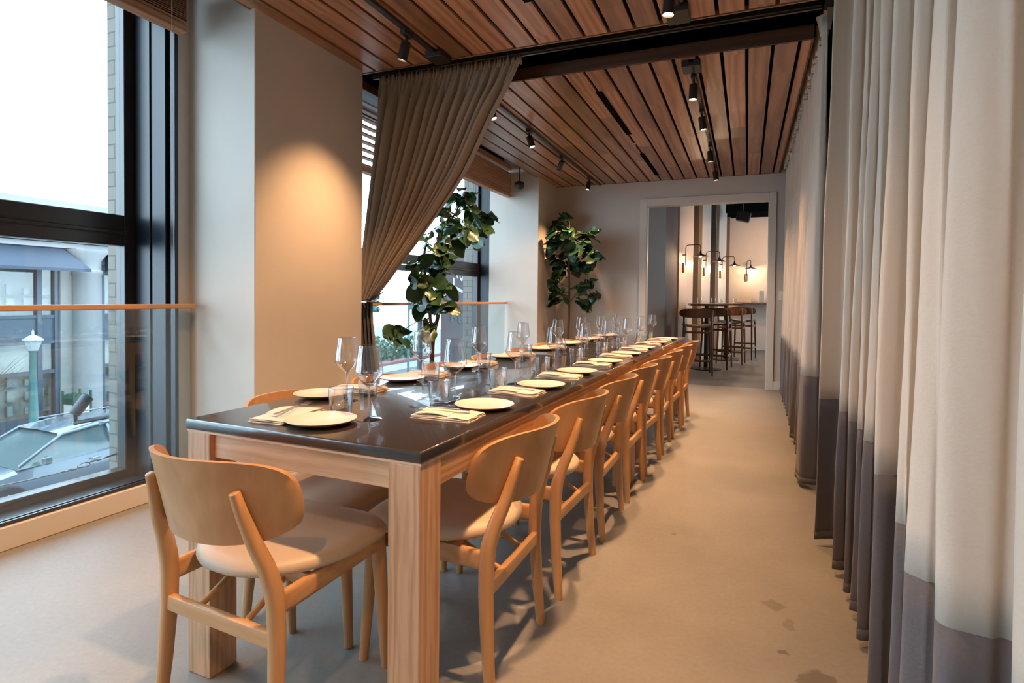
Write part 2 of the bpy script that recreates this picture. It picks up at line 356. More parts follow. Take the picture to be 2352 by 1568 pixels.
def catmull(P, n):
    """resample a polyline smoothly, n samples per span"""
    P = [Vector(p) for p in P]; out = []
    for i in range(len(P) - 1):
        p0 = P[max(i - 1, 0)]; p1 = P[i]; p2 = P[i + 1]; p3 = P[min(i + 2, len(P) - 1)]
        for k in range(n):
            t = k / n
            out.append(0.5 * ((2 * p1) + (p2 - p0) * t + (2 * p0 - 5 * p1 + 4 * p2 - p3) * t * t + (3 * p1 - p0 - 3 * p2 + p3) * t ** 3))
    out.append(P[-1]); return out
ORD = ['first', 'second', 'third', 'fourth', 'fifth', 'sixth', 'seventh', 'eighth', 'ninth']

# ================================================================ SETTING
ZC = 2.72; YF = 7.93; XP = -2.56; XW = -3.07
b = bm_new(); box(b, -3.52, 1.7, -3.2, 7.98, -0.12, 0.0); struct('floor', b, M['floor'])
b = bm_new(); box(b, -3.6, 3.2, 7.98, 14.3, -0.12, -0.001); struct('floor_bar', b, M['floor2'])
# upper black deck over both rooms
b = bm_new(); box(b, -3.75, 3.4, -3.3, 14.5, 3.35, 3.45); struct('ceiling', b, M['black'])
# slatted panels
def slat_panel(nm, x0, x1, y0, y1):
    r = sroot(nm, 'suspended cedar board ceiling panel with black gaps')
    b = bm_new(); p = 0.152; g = 0.011; off = 0.031
    k = math.floor((x0 + off) / p)
    while True:
        a = k * p - off; e = a + p
        if a >= x1: break
        aa = max(a + g, x0); ee = min(e - g, x1)
        if ee - aa > 0.01: box(b, aa, ee, y0 + 0.012, y1 - 0.012, ZC, ZC + 0.018)
        k += 1
    obj('ceiling_boards', b, M['boards'], r)
    b = bm_new(); box(b, x0, x1, y0, y1, ZC + 0.03, ZC + 0.06); obj('ceiling_backing', b, M['black'], r)
    b = bm_new()
    box(b, x0 - 0.012, x1 + 0.012, y0 - 0.012, y0, ZC - 0.002, ZC + 0.085); box(b, x0 - 0.012, x1 + 0.012, y1, y1 + 0.012, ZC - 0.002, ZC + 0.085)
    box(b, x0 - 0.012, x0, y0, y1, ZC - 0.002, ZC + 0.085); box(b, x1, x1 + 0.012, y0, y1, ZC - 0.002, ZC + 0.085)
    obj('ceiling_edge', b, M['fascia'] if nm.endswith('back') else M['boardtrim'], r)
slat_panel('ceiling_front', -2.59, 0.325, -2.6, 3.44)
slat_panel('ceiling_back', -2.59, 0.335, 3.955, YF - 0.003)
# left (window) wall
W1 = (-2.9, 2.365); W2 = (3.72, 7.2); WZ1 = 2.72; WB = 0.0
b = bm_new()
box(b, -3.52, XW, -3.2, W1[0], 0, 3.35); box(b, -3.52, XW, W1[1], W2[0], 0, 3.35); box(b, -3.52, XW, W2[1], 8.1, 0, 3.35)
struct('wall_left', b, M['wall'])
b = bm_new(); box(b, -3.52, XW, W1[0], W1[1], 2.95, 3.35); box(b, -3.52, XW, W2[0], W2[1], 2.95, 3.35); struct('wall_left_lintel', b, M['black'])
b = bm_new(); box(b, XW - 0.2, XP, 2.445, 3.415, 0, 3.35, 0.004, 1); struct('wall_left_pier', b, M['wall'])
b = bm_new(); box(b, XW - 0.2, XP, 7.16, YF + 0.02, 0, 3.35, 0.004, 1); struct('wall_left_corner', b, M['wall'])
# far wall with wide doorway
DX0, DX1, DZ = -1.275, 0.237, 2.385
b = bm_new(); box(b, -3.2, DX0, YF, YF + 0.14, 0, 3.35); box(b, DX1, 1.7, YF, YF + 0.14, 0, 3.35); box(b, DX0, DX1, YF, YF + 0.14, DZ, 3.35)
struct('wall_far', b, M['wall_far'])
b = bm_new(); TY = YF - 0.018
box(b, DX0 - 0.095, DX0 - 0.001, TY, YF, 0, DZ + 0.1, 0.003, 1); box(b, DX1 + 0.001, DX1 + 0.085, TY, YF, 0, DZ + 0.1, 0.003, 1); box(b, DX0, DX1, TY, YF, DZ + 0.001, DZ + 0.1, 0.003, 1)
box(b, DX1 - 0.004, DX1 + 0.0, YF, YF + 0.14, 0, DZ); box(b, DX0 - 0.0, DX0 + 0.004, YF, YF + 0.14, 0, DZ)
struct('trim_1', b, M['trim'])
b = bm_new(); box(b, DX1 + 0.086, 0.98, YF - 0.014, YF, 0, 0.11, 0.003, 1); box(b, XP, DX0 - 0.096, YF - 0.014, YF, 0, 0.11, 0.003, 1); struct('baseboard_far', b, M['trim'])
b = bm_new(); box(b, XP, XP + 0.012, 2.45, 3.41, 0, 0.10, 0.003, 1); box(b, XP, XP + 0.012, 7.165, YF - 0.02, 0, 0.10, 0.003, 1); struct('baseboard_left', b, M['trim'])
b = bm_new(); box(b, 1.0, 1.1, -3.2, 7.93, 0, 3.35); struct('wall_right', b, M['wall'])
b = bm_new(); box(b, 1.7, 3.2, 7.93, 8.07, 0, 3.35); struct('wall_bar_near', b, M['room2wall'])
b = bm_new(); box(b, -3.52, 1.1, -3.3, -3.2, 0, 3.35); struct('wall_near', b, M['wall'])
# dark soffit beam above the gap
b = bm_new(); box(b, -3.0, 1.0, 3.50, 3.57, 2.98, 3.12); box(b, -3.0, 1.0, 3.83, 3.9, 3.0, 3.08); struct('trim_2', b, M['black'])

# windows: deep dark reveal, sash, transom, panes
def window(nm, y0, y1, mull=(), st=0.1):
    r = sroot(nm, 'tall dark metal framed window with a transom bar')
    b = bm_new(); z0 = 0.02; z1 = 2.94
    # stepped jamb liners on both sides
    for (ya, s) in ((y1, -1), (y0, 1)):
        box(b, XW - 0.03, XW + 0.008, min(ya, ya + s * 0.022), max(ya, ya + s * 0.022), z0, z1, 0.002, 1)
        box(b, XW - 0.36, XW - 0.03, min(ya, ya + s * 0.008), max(ya, ya + s * 0.008), z0, z1)
        box(b, XW - 0.10, XW - 0.06, min(ya, ya + s * 0.03), max(ya, ya + s * 0.03), z0, z1, 0.003, 1)
        box(b, XW - 0.24, XW - 0.21, min(ya, ya + s * 0.016), max(ya, ya + s * 0.016), z0, z1, 0.003, 1)
    box(b, XW - 0.36, XW - 0.0, y0, y1, 0.0, 0.03); box(b, XW - 0.36, XW, y0, y1, 2.90, 2.95)
    obj('window_jamb', b, M['frame2'], r)
    b = bm_new(); xa, xb = XW - 0.44, XW - 0.36
    box(b, xa, xb, y1 - st, y1, z0, z1, 0.004, 1); box(b, xa, xb, y0, y0 + 0.10, z0, z1, 0.004, 1)
    box(b, xa, xb, y0 + 0.1, y1 - st, 0.0, 0.06, 0.004, 1); box(b, xa, xb + 0.01, y0 + 0.1, y1 - st, 0.06, 0.078, 0.004, 1)
    box(b, xa, xb, y0 + 0.1, y1 - st, 1.41, 1.59, 0.004, 1); box(b, xa, xb + 0.014, y0 + 0.1, y1 - st, 1.475, 1.50, 0.004, 1)
    box(b, xa, xb, y0 + 0.1, y1 - st, 2.86, 2.94, 0.004, 1)
    for m_ in mull: box(b, xa, xb, m_ - 0.05, m_ + 0.05, z0, z1, 0.004, 1)
    obj('window_frame', b, M['frame'], r)
    b = bm_new(); box(b, XW - 0.405, XW - 0.399, y0 + 0.1, y1 - st, 0.07, 1.41); box(b, XW - 0.405, XW - 0.399, y0 + 0.1, y1 - st, 1.59, 2.86)
    obj('pane', b, M['pane'], r)
    b = bm_new(); box(b, xb, XW + 0.09, y0, y1, 0.0, 0.028); obj('window_sill', b, M['frame2'], r)
window('window_1', *W1, mull=(-0.55,), st=0.065)
window('window_2', *W2, st=0.06)

# glass balustrades standing on a low plaster kerb
def balustrade(y0, y1, label, rl, y0r=None):
    t = thing('glass_balustrade', label, 'balustrade', (0, 0, 0), 0, 'glass balustrades at the windows')
    b = bm_new(); box(b, XW + 0.001, XW + 0.10, y0, y1, 0.0, 0.105, 0.004, 1); obj('kerb', b, M['trim'], t)
    b = bm_new(); box(b, XW + 0.072, XW + 0.084, y0, y1, 0.105, 0.122); box(b, XW + 0.045, XW + 0.055, y0, y1, 0.105, 0.122); obj('glazing_channel', b, M['frame'], t)
    b = bm_new(); box(b, XW + 0.059, XW + 0.069, y0, y1, 0.108, 1.045); obj('glass_panel', b, M['rail_glass'], t)
    b = bm_new(); box(b, XW + 0.03, XW + 0.098, y0 - 0.02, rl, 1.045, 1.072, 0.005, 2); obj('handrail', b, M['rail'], t)
balustrade(W1[0], 2.40, 'glass balustrade with an oak handrail before the near window', 2.41)
balustrade(3.62, 7.12, 'glass balustrade with oak handrail behind the indoor tree', 7.13)

# wooden blinds stacked at the window heads
def blind(y0, y1, label, n=9, zb=2.60, loose=False):
    t = thing('wooden_blind', label, 'blind', (0, 0, 0), 0, 'raised cedar blinds')
    b = bm_new(); box(b, XW + 0.05, XW + 0.115, y0, y1, 2.83, 2.90, 0.003, 1); obj('headrail', b, M['fascia'] if loose else M['blind'], t)
    b = bm_new()
    for i in range(n): box(b, XW + 0.055, XW + 0.108, y0 + 0.01, y1 - 0.02, zb + 0.055 + i * (2.81 - zb - 0.07) / n, zb + 0.055 + i * (2.81 - zb - 0.07) / n + 0.012 + (0.0 if loose else 0.006))
    obj('slats', b, M['blind'], t)
    b = bm_new(); box(b, XW + 0.045, XW + 0.118, y0 + 0.005, y1 - 0.02, zb, zb + 0.045, 0.004, 1); obj('bottom_rail', b, M['blind'], t)
    b = bm_new(); tube(b, [(XW + 0.12, y1 - 0.12, 2.86), (XW + 0.12, y1 - 0.12, zb)], 0.002, 6); tube(b, [(XW + 0.12, y1 - 0.12, zb), (XW + 0.121, y1 - 0.11, 1.2)], 0.0012, 6); obj('cord', b, M['trim'], t)
blind(W1[0], 2.36, 'folded cedar slat blind high over the near window', 12, 2.60)
blind(3.75, 4.5, 'half lowered cedar blind glimpsed left of the tied curtain', 9, 2.16, True)
blind(4.52, 7.2, 'folded cedar blind above the tree window', 16, 2.47)
# pipe in the dark slot beside the ceiling
b = bm_new(); tube(b, [(-2.82, -2.5, 2.98), (-2.82, 2.45, 2.98)], 0.025, 10); tube(b, [(-2.82, 3.5, 2.98), (-2.82, 7.1, 2.98)], 0.025, 10); tag(obj('conduit_pipe', b, M['blackmetal'], None, True, 40), 'grey conduit pipe running in the black slot above the windows', 'pipe')

# ================================================================ TABLES
TR = -0.0340; TORG = Vector((-0.71, 1.178, 0)); Tz = 0.76
def t2w(u, v, z=0.0):   # u: along table width towards the windows, v: along its length
    c, s = math.cos(TR), math.sin(TR)
    return Vector((TORG.x + (-u) * c - v * s, TORG.y + (-u) * s + v * c, z))
def table(v0, v1, label):
    t = thing('dining_table', label, 'table', t2w(0.4125, (v0 + v1) / 2), TR, 'two long dark topped tables end to end')
    L = (v1 - v0) / 2; W = 0.4125
    b = bm_new(); box(b, -W, W, -L, L, Tz - 0.03, Tz, 0.0045, 3); obj('tabletop', b, M['top'], t, True, 30)
    b = bm_new(); box(b, -W + 0.002, W - 0.002, -L + 0.003, L - 0.003, Tz - 0.036, Tz - 0.030); obj('subtop', b, M['oakx'], t)
    q = 0.094
    for sx in (-1, 1):
        for sy in (-1, 1):
            b = bm_new(); x = sx * (W - 0.004 - q / 2); y = sy * (L - 0.004 - q / 2)
            box(b, -q / 2, q / 2, -q / 2, q / 2, 0, Tz - 0.036, 0.003, 2); obj('leg', b, M['oak'], t, loc=(x, y, 0))
    for sy in (-1, 1):
        b = bm_new(); y = sy * (L - 0.03); box(b, -W + q + 0.004, W - q - 0.004, y - 0.012, y + 0.012, Tz - 0.108, Tz - 0.036, 0.002, 1); obj('apron', b, M['oakx'], t)
    for sx in (-1, 1):
        b = bm_new(); x = sx * (W - 0.018); box(b, x - 0.012, x + 0.012, -L + q + 0.004, L - q - 0.004, Tz - 0.108, Tz - 0.036, 0.002, 1); obj('apron', b, M['oaky'], t)
table(0, 2.335, 'near half of the long dark topped oak dining table')
table(2.339, 4.69, 'far half of the long dark topped oak dining table')

# ================================================================ CHAIRS
def make_chair():
    t = thing('dining_chair', '', 'chair')
    for s in (-1, 1):
        b = bm_new(); sweep(b, [(s * 0.197, 0.215, 0.0), (s * 0.193, 0.205, 0.15), (s * 0.188, 0.19, 0.35), (s * 0.186, 0.186, 0.43)], [0.0135, 0.0165, 0.021, 0.022], 14, 2.3)
        obj('leg', b, M['beech'], t, True, 50)
        b = bm_new()
        sweep(b, [(s * 0.212, -0.225, 0.0), (s * 0.208, -0.212, 0.14), (s * 0.203, -0.203, 0.29), (s * 0.200, -0.203, 0.38), (s * 0.198, -0.208, 0.43), (s * 0.190, -0.224, 0.49), (s * 0.176, -0.248, 0.555), (s * 0.162, -0.2665, 0.62), (s * 0.154, -0.281, 0.675)],
              [(0.0135, 0.0145), (0.0165, 0.018), (0.0185, 0.021), (0.019, 0.0225), (0.019, 0.0225), (0.0175, 0.0205), (0.0155, 0.018), (0.0135, 0.0155), (0.012, 0.013)], 14, 2.6)
        obj('leg', b, M['beech'], t, True, 50)
        b = bm_new(); sweep(b, [(s * 0.188, 0.175, 0.396), (s * 0.197, -0.19, 0.386)], [(0.011, 0.027), (0.011, 0.027)], 12, 5, up=Vector((0, 0, 1)) if False else Vector((0, 0, 1))); obj('side_rail', b, M['beechx'], t, True, 40)
        b = bm_new(); tube(b, [(s * 0.085, -0.20, 0.312), (s * 0.085, -0.07, 0.375)], 0.0085, 10); obj('stretcher', b, M['beech'], t, True, 40)
    b = bm_new(); sweep(b, [(-0.175, 0.19, 0.396), (0.175, 0.19, 0.396)], [(0.026, 0.011)] * 2, 12, 5, up=Vector((0, 1, 0))); obj('front_rail', b, M['beechx'], t, True, 40)
    b = bm_new(); sweep(b, [(-0.19, -0.065, 0.385), (0.19, -0.065, 0.385)], [(0.018, 0.011)] * 2, 12, 5, up=Vector((0, 1, 0))); obj('cross_rail', b, M['beechx'], t, True, 40)
    b = bm_new(); sweep(b, [(-0.195, -0.207, 0.305), (0.195, -0.207, 0.305)], [(0.0215, 0.0115)] * 2, 12, 5, up=Vector((0, 1, 0))); obj('rear_stretcher', b, M['beechx'], t, True, 40)
    # seat pad: shield outline, crowned
    b = bm_new(); N = 48; out = []
    for k in range(N):
        a = 2 * PI * k / N; c, s = math.cos(a), math.sin(a)
        if s >= 0: x = 0.238 * math.copysign(abs(c) ** 0.42, c); y = 0.03 + 0.205 * abs(s) ** 0.42
        else: x = 0.238 * math.copysign(abs(c) ** 0.86, c); y = 0.03 - 0.245 * abs(s) ** 0.92
        if s < 0: x *= 1 - 0.10 * abs(s)
        out.append((x, y))
    rings = []
    for f, z in ((0.93, 0.425), (0.985, 0.427), (1.0, 0.436), (0.99, 0.449), (0.95, 0.458), (0.82, 0.464), (0.6, 0.465), (0.3, 0.463)):
        rings.append([b.verts.new((x * f, 0.02 + (y - 0.02) * f, z - (0.004 * (x / 0.24) ** 2 if z > 0.46 else 0))) for x, y in out])
    for A, B in zip(rings, rings[1:]): ring_faces(b, A, B)
    b.faces.new(rings[-1]); b.faces.new(list(reversed(rings[0])))
    obj('seat', b, M['leather'], t, True, 70)
    # curved plywood backrest
    b = bm_new(); W = 0.245; H = 0.105; NU, NV = 28, 10
    def outline(u, v):
        # map the square to a superellipse so that the corners are round
        n = 3.7
        m = max(abs(u), abs(v))
        if m < 1e-6: return 0.0, 0.0
        l = (abs(u) ** n + abs(v) ** n) ** (1 / n)
        return u * m / l, v * m / l
    F = []; Bk = []
    for j in range(NV + 1):
        rf, rb = [], []
        for i in range(NU + 1):
            u, v = outline(-1 + 2 * i / NU, -1 + 2 * j / NV)
            x = W * u; z = 0.645 + (H if v > 0 else H * 1.04) * v
            y = -0.305 - (z - 0.643) * 0.24 + 0.135 * abs(u) ** 2.15
            e = 0.0065
            rf.append(Vector((x, y + e, z))); rb.append(Vector((x, y - e, z)))
        F.append(rf); Bk.append(rb)
    VF = grid(b, F); VB = grid(b, Bk)
    def border(V): return V[0] + [r_[-1] for r_ in V[1:]] + list(reversed(V[-1][:-1])) + [r_[0] for r_ in reversed(V[1:-1])]
    ring_faces(b, border(VF), border(VB))
    obj('backrest', b, M['beech'], t, True, 45)
    return t
chair0 = make_chair()
def put_chair(c, x, y, rz, label, group):
    c.location = (x, y, 0); c.rotation_euler = (0, 0, rz); c['label'] = label; c['group'] = group
HG = 'bentwood dining chairs round the long table'
put_chair(chair0, -1.212, 1.262, math.radians(-4.0), 'beech dining chair alone at the near end of the table, facing it', HG)
RY = [1.66, 2.27, 2.84, 3.395, 3.93, 4.47, 5.02, 5.56]
RJ = [2, -1, 1.5, 0, -2, 2, -1, 1]
for i, y in enumerate(RY):
    x = -0.868 + 0.0345 * (y - 1.66)
    dup(chair0, (x, y, 0), PI / 2 + TR + math.radians(RJ[i]), 'beech dining chair on the aisle side of the table, %s from the near end' % ORD[i], HG)
LY = [1.70, 2.27, 2.84, 3.41, 3.98, 4.5, 5.04, 5.58]
for i, y in enumerate(LY):
    x = -1.375 + 0.0345 * (y - 1.66)
    dup(chair0, (x, y, 0), -PI / 2 + TR + math.radians([0, 2, -1, 1, 0, -2, 1, 0][i]), 'beech dining chair on the window side of the table, %s from the near end' % ORD[i], HG)

# ================================================================ TABLEWARE
def make_plate():
    t = thing('dinner_plate', '', 'plate')
    b = bm_new(); lathe(b, [(0, 0.006), (0.058, 0.006), (0.066, 0.0075), (0.085, 0.0135), (0.0965, 0.0165), (0.0985, 0.0172)], 48); obj('well', b, M['china'], t, True, 50)
    b = bm_new(); lathe(b, [(0.0985, 0.0172), (0.100, 0.0163), (0.0985, 0.0145), (0.085, 0.0085), (0.066, 0.003), (0.055, 0.0), (0, 0.0)], 48); obj('underside', b, M['chinarim'], t, True, 50)
    return t
def make_wine():
    t = thing('wine_glass', '', 'wine glass')
    b = bm_new(); lathe(b, [(0.0045, 0.098), (0.012, 0.104), (0.027, 0.118), (0.0405, 0.134), (0.0425, 0.139), (0.0415, 0.148), (0.037, 0.180), (0.0325, 0.213), (0.0318, 0.222)], 32); obj('bowl', b, M['wine'], t, True)
    b = bm_new(); lathe(b, [(0.0318, 0.2205), (0.0324, 0.2222), (0.0314, 0.2228), (0.0308, 0.2212)], 32); obj('rim', b, M['crystal'], t, True)
    b = bm_new(); lathe(b, [(0.0, 0.0075), (0.0045, 0.008), (0.0034, 0.02), (0.0031, 0.06), (0.0036, 0.09), (0.007, 0.101), (0.012, 0.1055), (0.0, 0.1035)], 16); obj('stem', b, M['crystal'], t, True, 60)
    b = bm_new(); lathe(b, [(0, 0.0), (0.038, 0.0), (0.0385, 0.0012), (0.030, 0.0026), (0.010, 0.0055), (0.0045, 0.008), (0, 0.0085)], 32); obj('foot', b, M['crystal'], t, True, 60)
    return t
def make_tumbler():
    t = thing('water_tumbler', '', 'tumbler')
    b = bm_new(); lathe(b, [(0.031, 0.001), (0.0335, 0.012), (0.039, 0.082)], 32); obj('outer_wall', b, M['tumbler'], t, True)
    b = bm_new(); lathe(b, [(0.0, 0.0125), (0.0312, 0.0135), (0.0372, 0.082)], 32); obj('inner_wall', b, M['tumbler'], t, True)
    b = bm_new(); lathe(b, [(0, 0.0), (0.029, 0.0), (0.031, 0.0015), (0.0325, 0.010), (0.030, 0.012), (0, 0.0118)], 32); obj('base', b, M['crystal'], t, True, 60)
    b = bm_new(); lathe(b, [(0.039, 0.0812), (0.0394, 0.083), (0.0381, 0.0842), (0.037, 0.083), (0.0371, 0.0812)], 32); obj('rim', b, M['crystal'], t, True)
    return t
def make_napkin(seed):
    rnd = random.Random(seed)
    b = bm_new(); Lx, Ly = 0.062, 0.098      # local: x across, y towards the table centre
    for (k, z0, th, sx, sy) in ((0, 0.0, 0.0045, 1, 1), (1, 0.0046, 0.004, 0.99, 0.985), (2, 0.0088, 0.0045, 0.965, 0.97)):
        NX, NY = 10, 16; P1 = []; P2 = []
        ph = rnd.random() * 6
        for j in range(NY + 1):
            r1, r2 = [], []
            for i in range(NX + 1):
                u = -1 + 2 * i / NX; v = -1 + 2 * j / NY
                e = 1 - min(1, max(abs(u), abs(v)) ** 10)
                wob = 0.0016 * math.sin(4 * u + 3 * v + ph) + 0.0012 * math.sin(9 * v + ph * 2)
                x = Lx * sx * u + 0.003 * math.sin(3 * v + ph) ; y = Ly * sy * v + 0.002 * math.sin(5 * u + ph)
                dz = wob * (0.4 if k == 0 else 1) if k else 0
                r1.append(Vector((x, y, z0 + max(0, dz) * (k > 0)))); r2.append(Vector((x, y, z0 + max(0, dz) * (k > 0) + th * (0.35 + 0.65 * e))))
            P1.append(r1); P2.append(r2)
        A = grid(b, P1); B = grid(b, P2)
        def bd(V): return V[0] + [r_[-1] for r_ in V[1:]] + list(reversed(V[-1][:-1])) + [r_[0] for r_ in reversed(V[1:-1])]
        ring_faces(b, bd(A), bd(B))
    # the top flap folded across the end
    P = []
    for j in range(9):
        v = j / 8; r_ = []
        for i in range(9):
            u = i / 8
            r_.append(Vector((-Lx * 0.93 + 2 * Lx * 0.93 * u, -Ly * 0.2 + (Ly * 1.12) * v + 0.012 * (u - 0.5), 0.0152 + 0.006 * math.sin(PI * v) * (0.5 + 0.5 * math.sin(2.5 * u + seed)))))
        P.append(r_)
    A = grid(b, P); B = grid(b, [[p - Vector((0, 0, 0.0022)) for p in r_] for r_ in P]); ring_faces(b, bd(A), bd(B))
    return obj('linen_napkin', b, M['linen'], None, True, 60)
def make_fork():
    b = bm_new()
    sweep(b, [(0, -0.10, 0.001), (0, -0.06, 0.002), (0, 0.0, 0.004), (0, 0.035, 0.003)], [(0.0095, 0.0012), (0.006, 0.0012), (0.0035, 0.0014), (0.004, 0.0012)], 10, 2.5, up=Vector((0, 0, 1)))
    P = []
    for j in range(6):
        v = j / 5; y = 0.033 + 0.03 * v; hw = 0.004 + 0.0075 * smoothstep(v)
        P.append([Vector((-hw + 2 * hw * i / 4, y, 0.003 - 0.003 * math.sin(PI * v * 0.6))) for i in range(5)])
    A = grid(b, P); B = grid(b, [[p + Vector((0, 0, 0.0014)) for p in r_] for r_ in P])
    def bd(V): return V[0] + [r_[-1] for r_ in V[1:]] + list(reversed(V[-1][:-1])) + [r_[0] for r_ in reversed(V[1:-1])]
    ring_faces(b, bd(A), bd(B))
    for k in range(4):
        x = -0.0098 + 0.0065 * k
        sweep(b, [(x, 0.062, 0.001), (x, 0.08, 0.002), (x * 0.95, 0.10, 0.006)], [(0.0016, 0.001), (0.0014, 0.0009), (0.0006, 0.0005)], 6, 2.2, up=Vector((0, 0, 1)))
    return obj('dinner_fork', b, M['steel'], None, True, 50)
plate0, wine0, tum0 = make_plate(), make_wine(), make_tumbler()
naps = [make_napkin(s) for s in (1, 2, 3)]; fork0 = make_fork()
def clone(o):
    c = o.copy(); C.objects.link(c); return c
used = {'n': 0}
def setting(o, f, where, i, prm):
    """o: seat point on the table edge, f: unit vector to the table centre; prm: (right, forward) of each piece"""
    r = Vector((f.y, -f.x, 0)); ang = math.atan2(-f.x, f.y)
    def P(rr, ff, z=Tz): return (o + r * rr + f * ff) + Vector((0, 0, z))
    jr = random.Random(i * 13 + len(where))
    j = lambda a: (jr.random() - 0.5) * a
    first = used['n'] == 0
    p = plate0 if first else dup(plate0)
    p.location = P(prm['plate'][0] + j(0.012), prm['plate'][1] + j(0.012)); p['label'] = 'round cream dinner plate ' + where; p['group'] = 'dinner plates at every place'
    g = wine0 if first else dup(wine0)
    g.location = P(prm['wine'][0] + j(0.015), prm['wine'][1] + j(0.015)); g['label'] = 'empty stemmed wine glass ' + where; g['group'] = 'wine glasses at every place'
    u = tum0 if first else dup(tum0)
    u.location = P(prm['tum'][0] + j(0.015), prm['tum'][1] + j(0.015)); u['label'] = 'straight water tumbler ' + where; u['group'] = 'water tumblers at every place'
    k = used['n'] % 3
    n = naps[k] if used['n'] < 3 else clone(naps[k])
    na = ang + prm.get('nrot', 0) + math.radians(j(10))
    npos = P(prm['nap'][0] + j(0.008), prm['nap'][1] + j(0.008), Tz + 0.0005)
    n.location = npos; n.rotation_euler = (0, 0, na); n['label'] = 'folded beige napkin ' + where; n['category'] = 'napkin'; n['group'] = 'linen napkins at every place'
    fk = fork0 if first else clone(fork0)
    fa = na + math.radians(8)
    d = Vector((-math.sin(fa), math.cos(fa), 0))
    fk.location = npos + d * 0.03 + Vector((0, 0, 0.0215)); fk.rotation_euler = (math.radians(0), 0, fa); fk['label'] = 'steel fork on the napkin ' + where; fk['category'] = 'fork'; fk['group'] = 'forks on the napkins'
    used['n'] += 1
tl = Vector((math.sin(-TR), math.cos(TR), 0)); tw = Vector((-math.cos(TR), -math.sin(TR), 0))   # along the length, towards the windows
setting(Vector((-1.14, 1.19, 0)), tl, 'at the head place of the table', 0, dict(plate=(0.005, 0.135), nap=(-0.145, 0.15), nrot=0.12, tum=(-0.03, 0.265), wine=(0.095, 0.24)))
RS = [1.732, 2.235, 2.735, 3.262, 3.79, 4.32, 4.86, 5.40]
for i, y in enumerate(RS):
    o = t2w(0, (y - 1.178) / math.cos(TR)); where = 'on the aisle side, %s place from the near end' % ORD[i]
    setting(o, tw, where, i, dict(plate=(0.0, 0.112), nap=(-0.175, 0.14), nrot=0.0, tum=(-0.115, 0.245), wine=(0.03, 0.245)) if i else dict(plate=(0.0, 0.118), nap=(-0.175, 0.145), nrot=0.05, tum=(-0.02, 0.285), wine=(0.04, 0.255)))
LS = [1.645, 2.13, 2.64, 3.21, 3.83, 4.38, 4.92, 5.44]
for i, y in enumerate(LS):
    o = t2w(0.825, (y - 1.178) / math.cos(TR)); where = 'on the window side, %s place from the near end' % ORD[i]
    setting(o, -tw, where, i + 20, dict(plate=(0.0, 0.105), nap=(-0.19, 0.11), nrot=0.05, tum=(-0.045, 0.225), wine=(0.07, 0.25)) if i else dict(plate=(0.0, 0.095), nap=(-0.19, 0.11), tum=(-0.10, 0.215), wine=(0.02, 0.215)))

# ================================================================ CURTAINS
def drape(nm, label, cat, bot, top, z0, z1, zs, mats, zrows=26, n=5, tri=None):
    t = thing(nm, label, cat)
    B = catmull([(x, y, 0) for x, y in bot], n); T = catmull([(x, y, 0) for x, y in top], n)
    def rows(za, zb, k):
        P = []
        for j in range(k + 1):
            z = za + (zb - za) * j / k; f = smoothstep((z - z0) / (z1 - z0)) * 0.6 + 0.4 * (z - z0) / (z1 - z0)
            r_ = []
            for i, (p, q) in enumerate(zip(B, T)):
                v = p.lerp(q, f); wv = 0.004 * math.sin(z * 3.1 + i * 0.55) + 0.002 * math.sin(z * 7.3 + i * 0.9)
                r_.append(Vector((v.x + wv, v.y + 0.5 * wv, z)))
            P.append(r_)
        return P
    b = bm_new(); grid(b, rows(zs, z1, zrows)); o = obj('curtain_panel', b, mats[0], t, True)
    md = o.modifiers.new('s', 'SOLIDIFY'); md.thickness = 0.004; md.offset = 0
    b = bm_new(); grid(b, rows(z0, zs - 0.0005, 10)); o = obj('curtain_border', b, mats[1], t, True); o['label'] = 'charcoal border along the hem'
    md = o.modifiers.new('s', 'SOLIDIFY'); md.thickness = 0.004; md.offset = 0
    b = bm_new(); P = rows(z0, z0 + 0.035, 2); grid(b, P); o = obj('hem', b, mats[1], t, True)
    md = o.modifiers.new('s', 'SOLIDIFY'); md.thickness = 0.008; md.offset = 0
    return t
seam = [[(0.308, 2.968), (0.356, 2.996), (0.402, 3.011)], [(0.353, 2.679), (0.376, 2.672), (0.394, 2.685)], [(0.363, 2.48), (0.378, 2.472), (0.392, 2.482)],
        [(0.366, 2.341), (0.38, 2.331), (0.394, 2.338)], [(0.359, 2.155), (0.375, 2.142), (0.390, 2.149)], [(0.314, 1.749), (0.343, 1.744), (0.372, 1.758)],
        [(0.287, 1.388), (0.30, 1.372), (0.316, 1.375)], [(0.256, 1.14), (0.268, 1.105), (0.287, 1.10)], [(0.253, 0.99), (0.270, 0.961), (0.301, 0.95), (0.33, 0.957)],
        [(0.274, 0.79), (0.285, 0.745), (0.32, 0.71)], [(0.26, 0.52), (0.27, 0.48), (0.31, 0.47)], [(0.27, 0.28), (0.29, 0.22), (0.33, 0.2)]]
bot = []
for k, fold in enumerate(seam):
    bot += fold
    if k < len(seam) - 1:
        a = fold[-1]; c = seam[k + 1][0]; gap = a[1] - c[1]
        bot += [(a[0] + 0.055, a[1] - min(0.05, gap * 0.3)), (max(a[0], c[0]) + 0.075, (a[1] + c[1]) / 2), (c[0] + 0.06, c[1] + min(0.06, gap * 0.25))]
top = [(x * 1.0 + 0.028, y - 0.015 if y > 1.2 else y) for x, y in bot]
drape('curtain', 'nearest oatmeal curtain with a charcoal border filling the right side', 'curtain', bot, top, 0.03, 2.74, 0.68, (M['curtain'], M['border']), n=5)
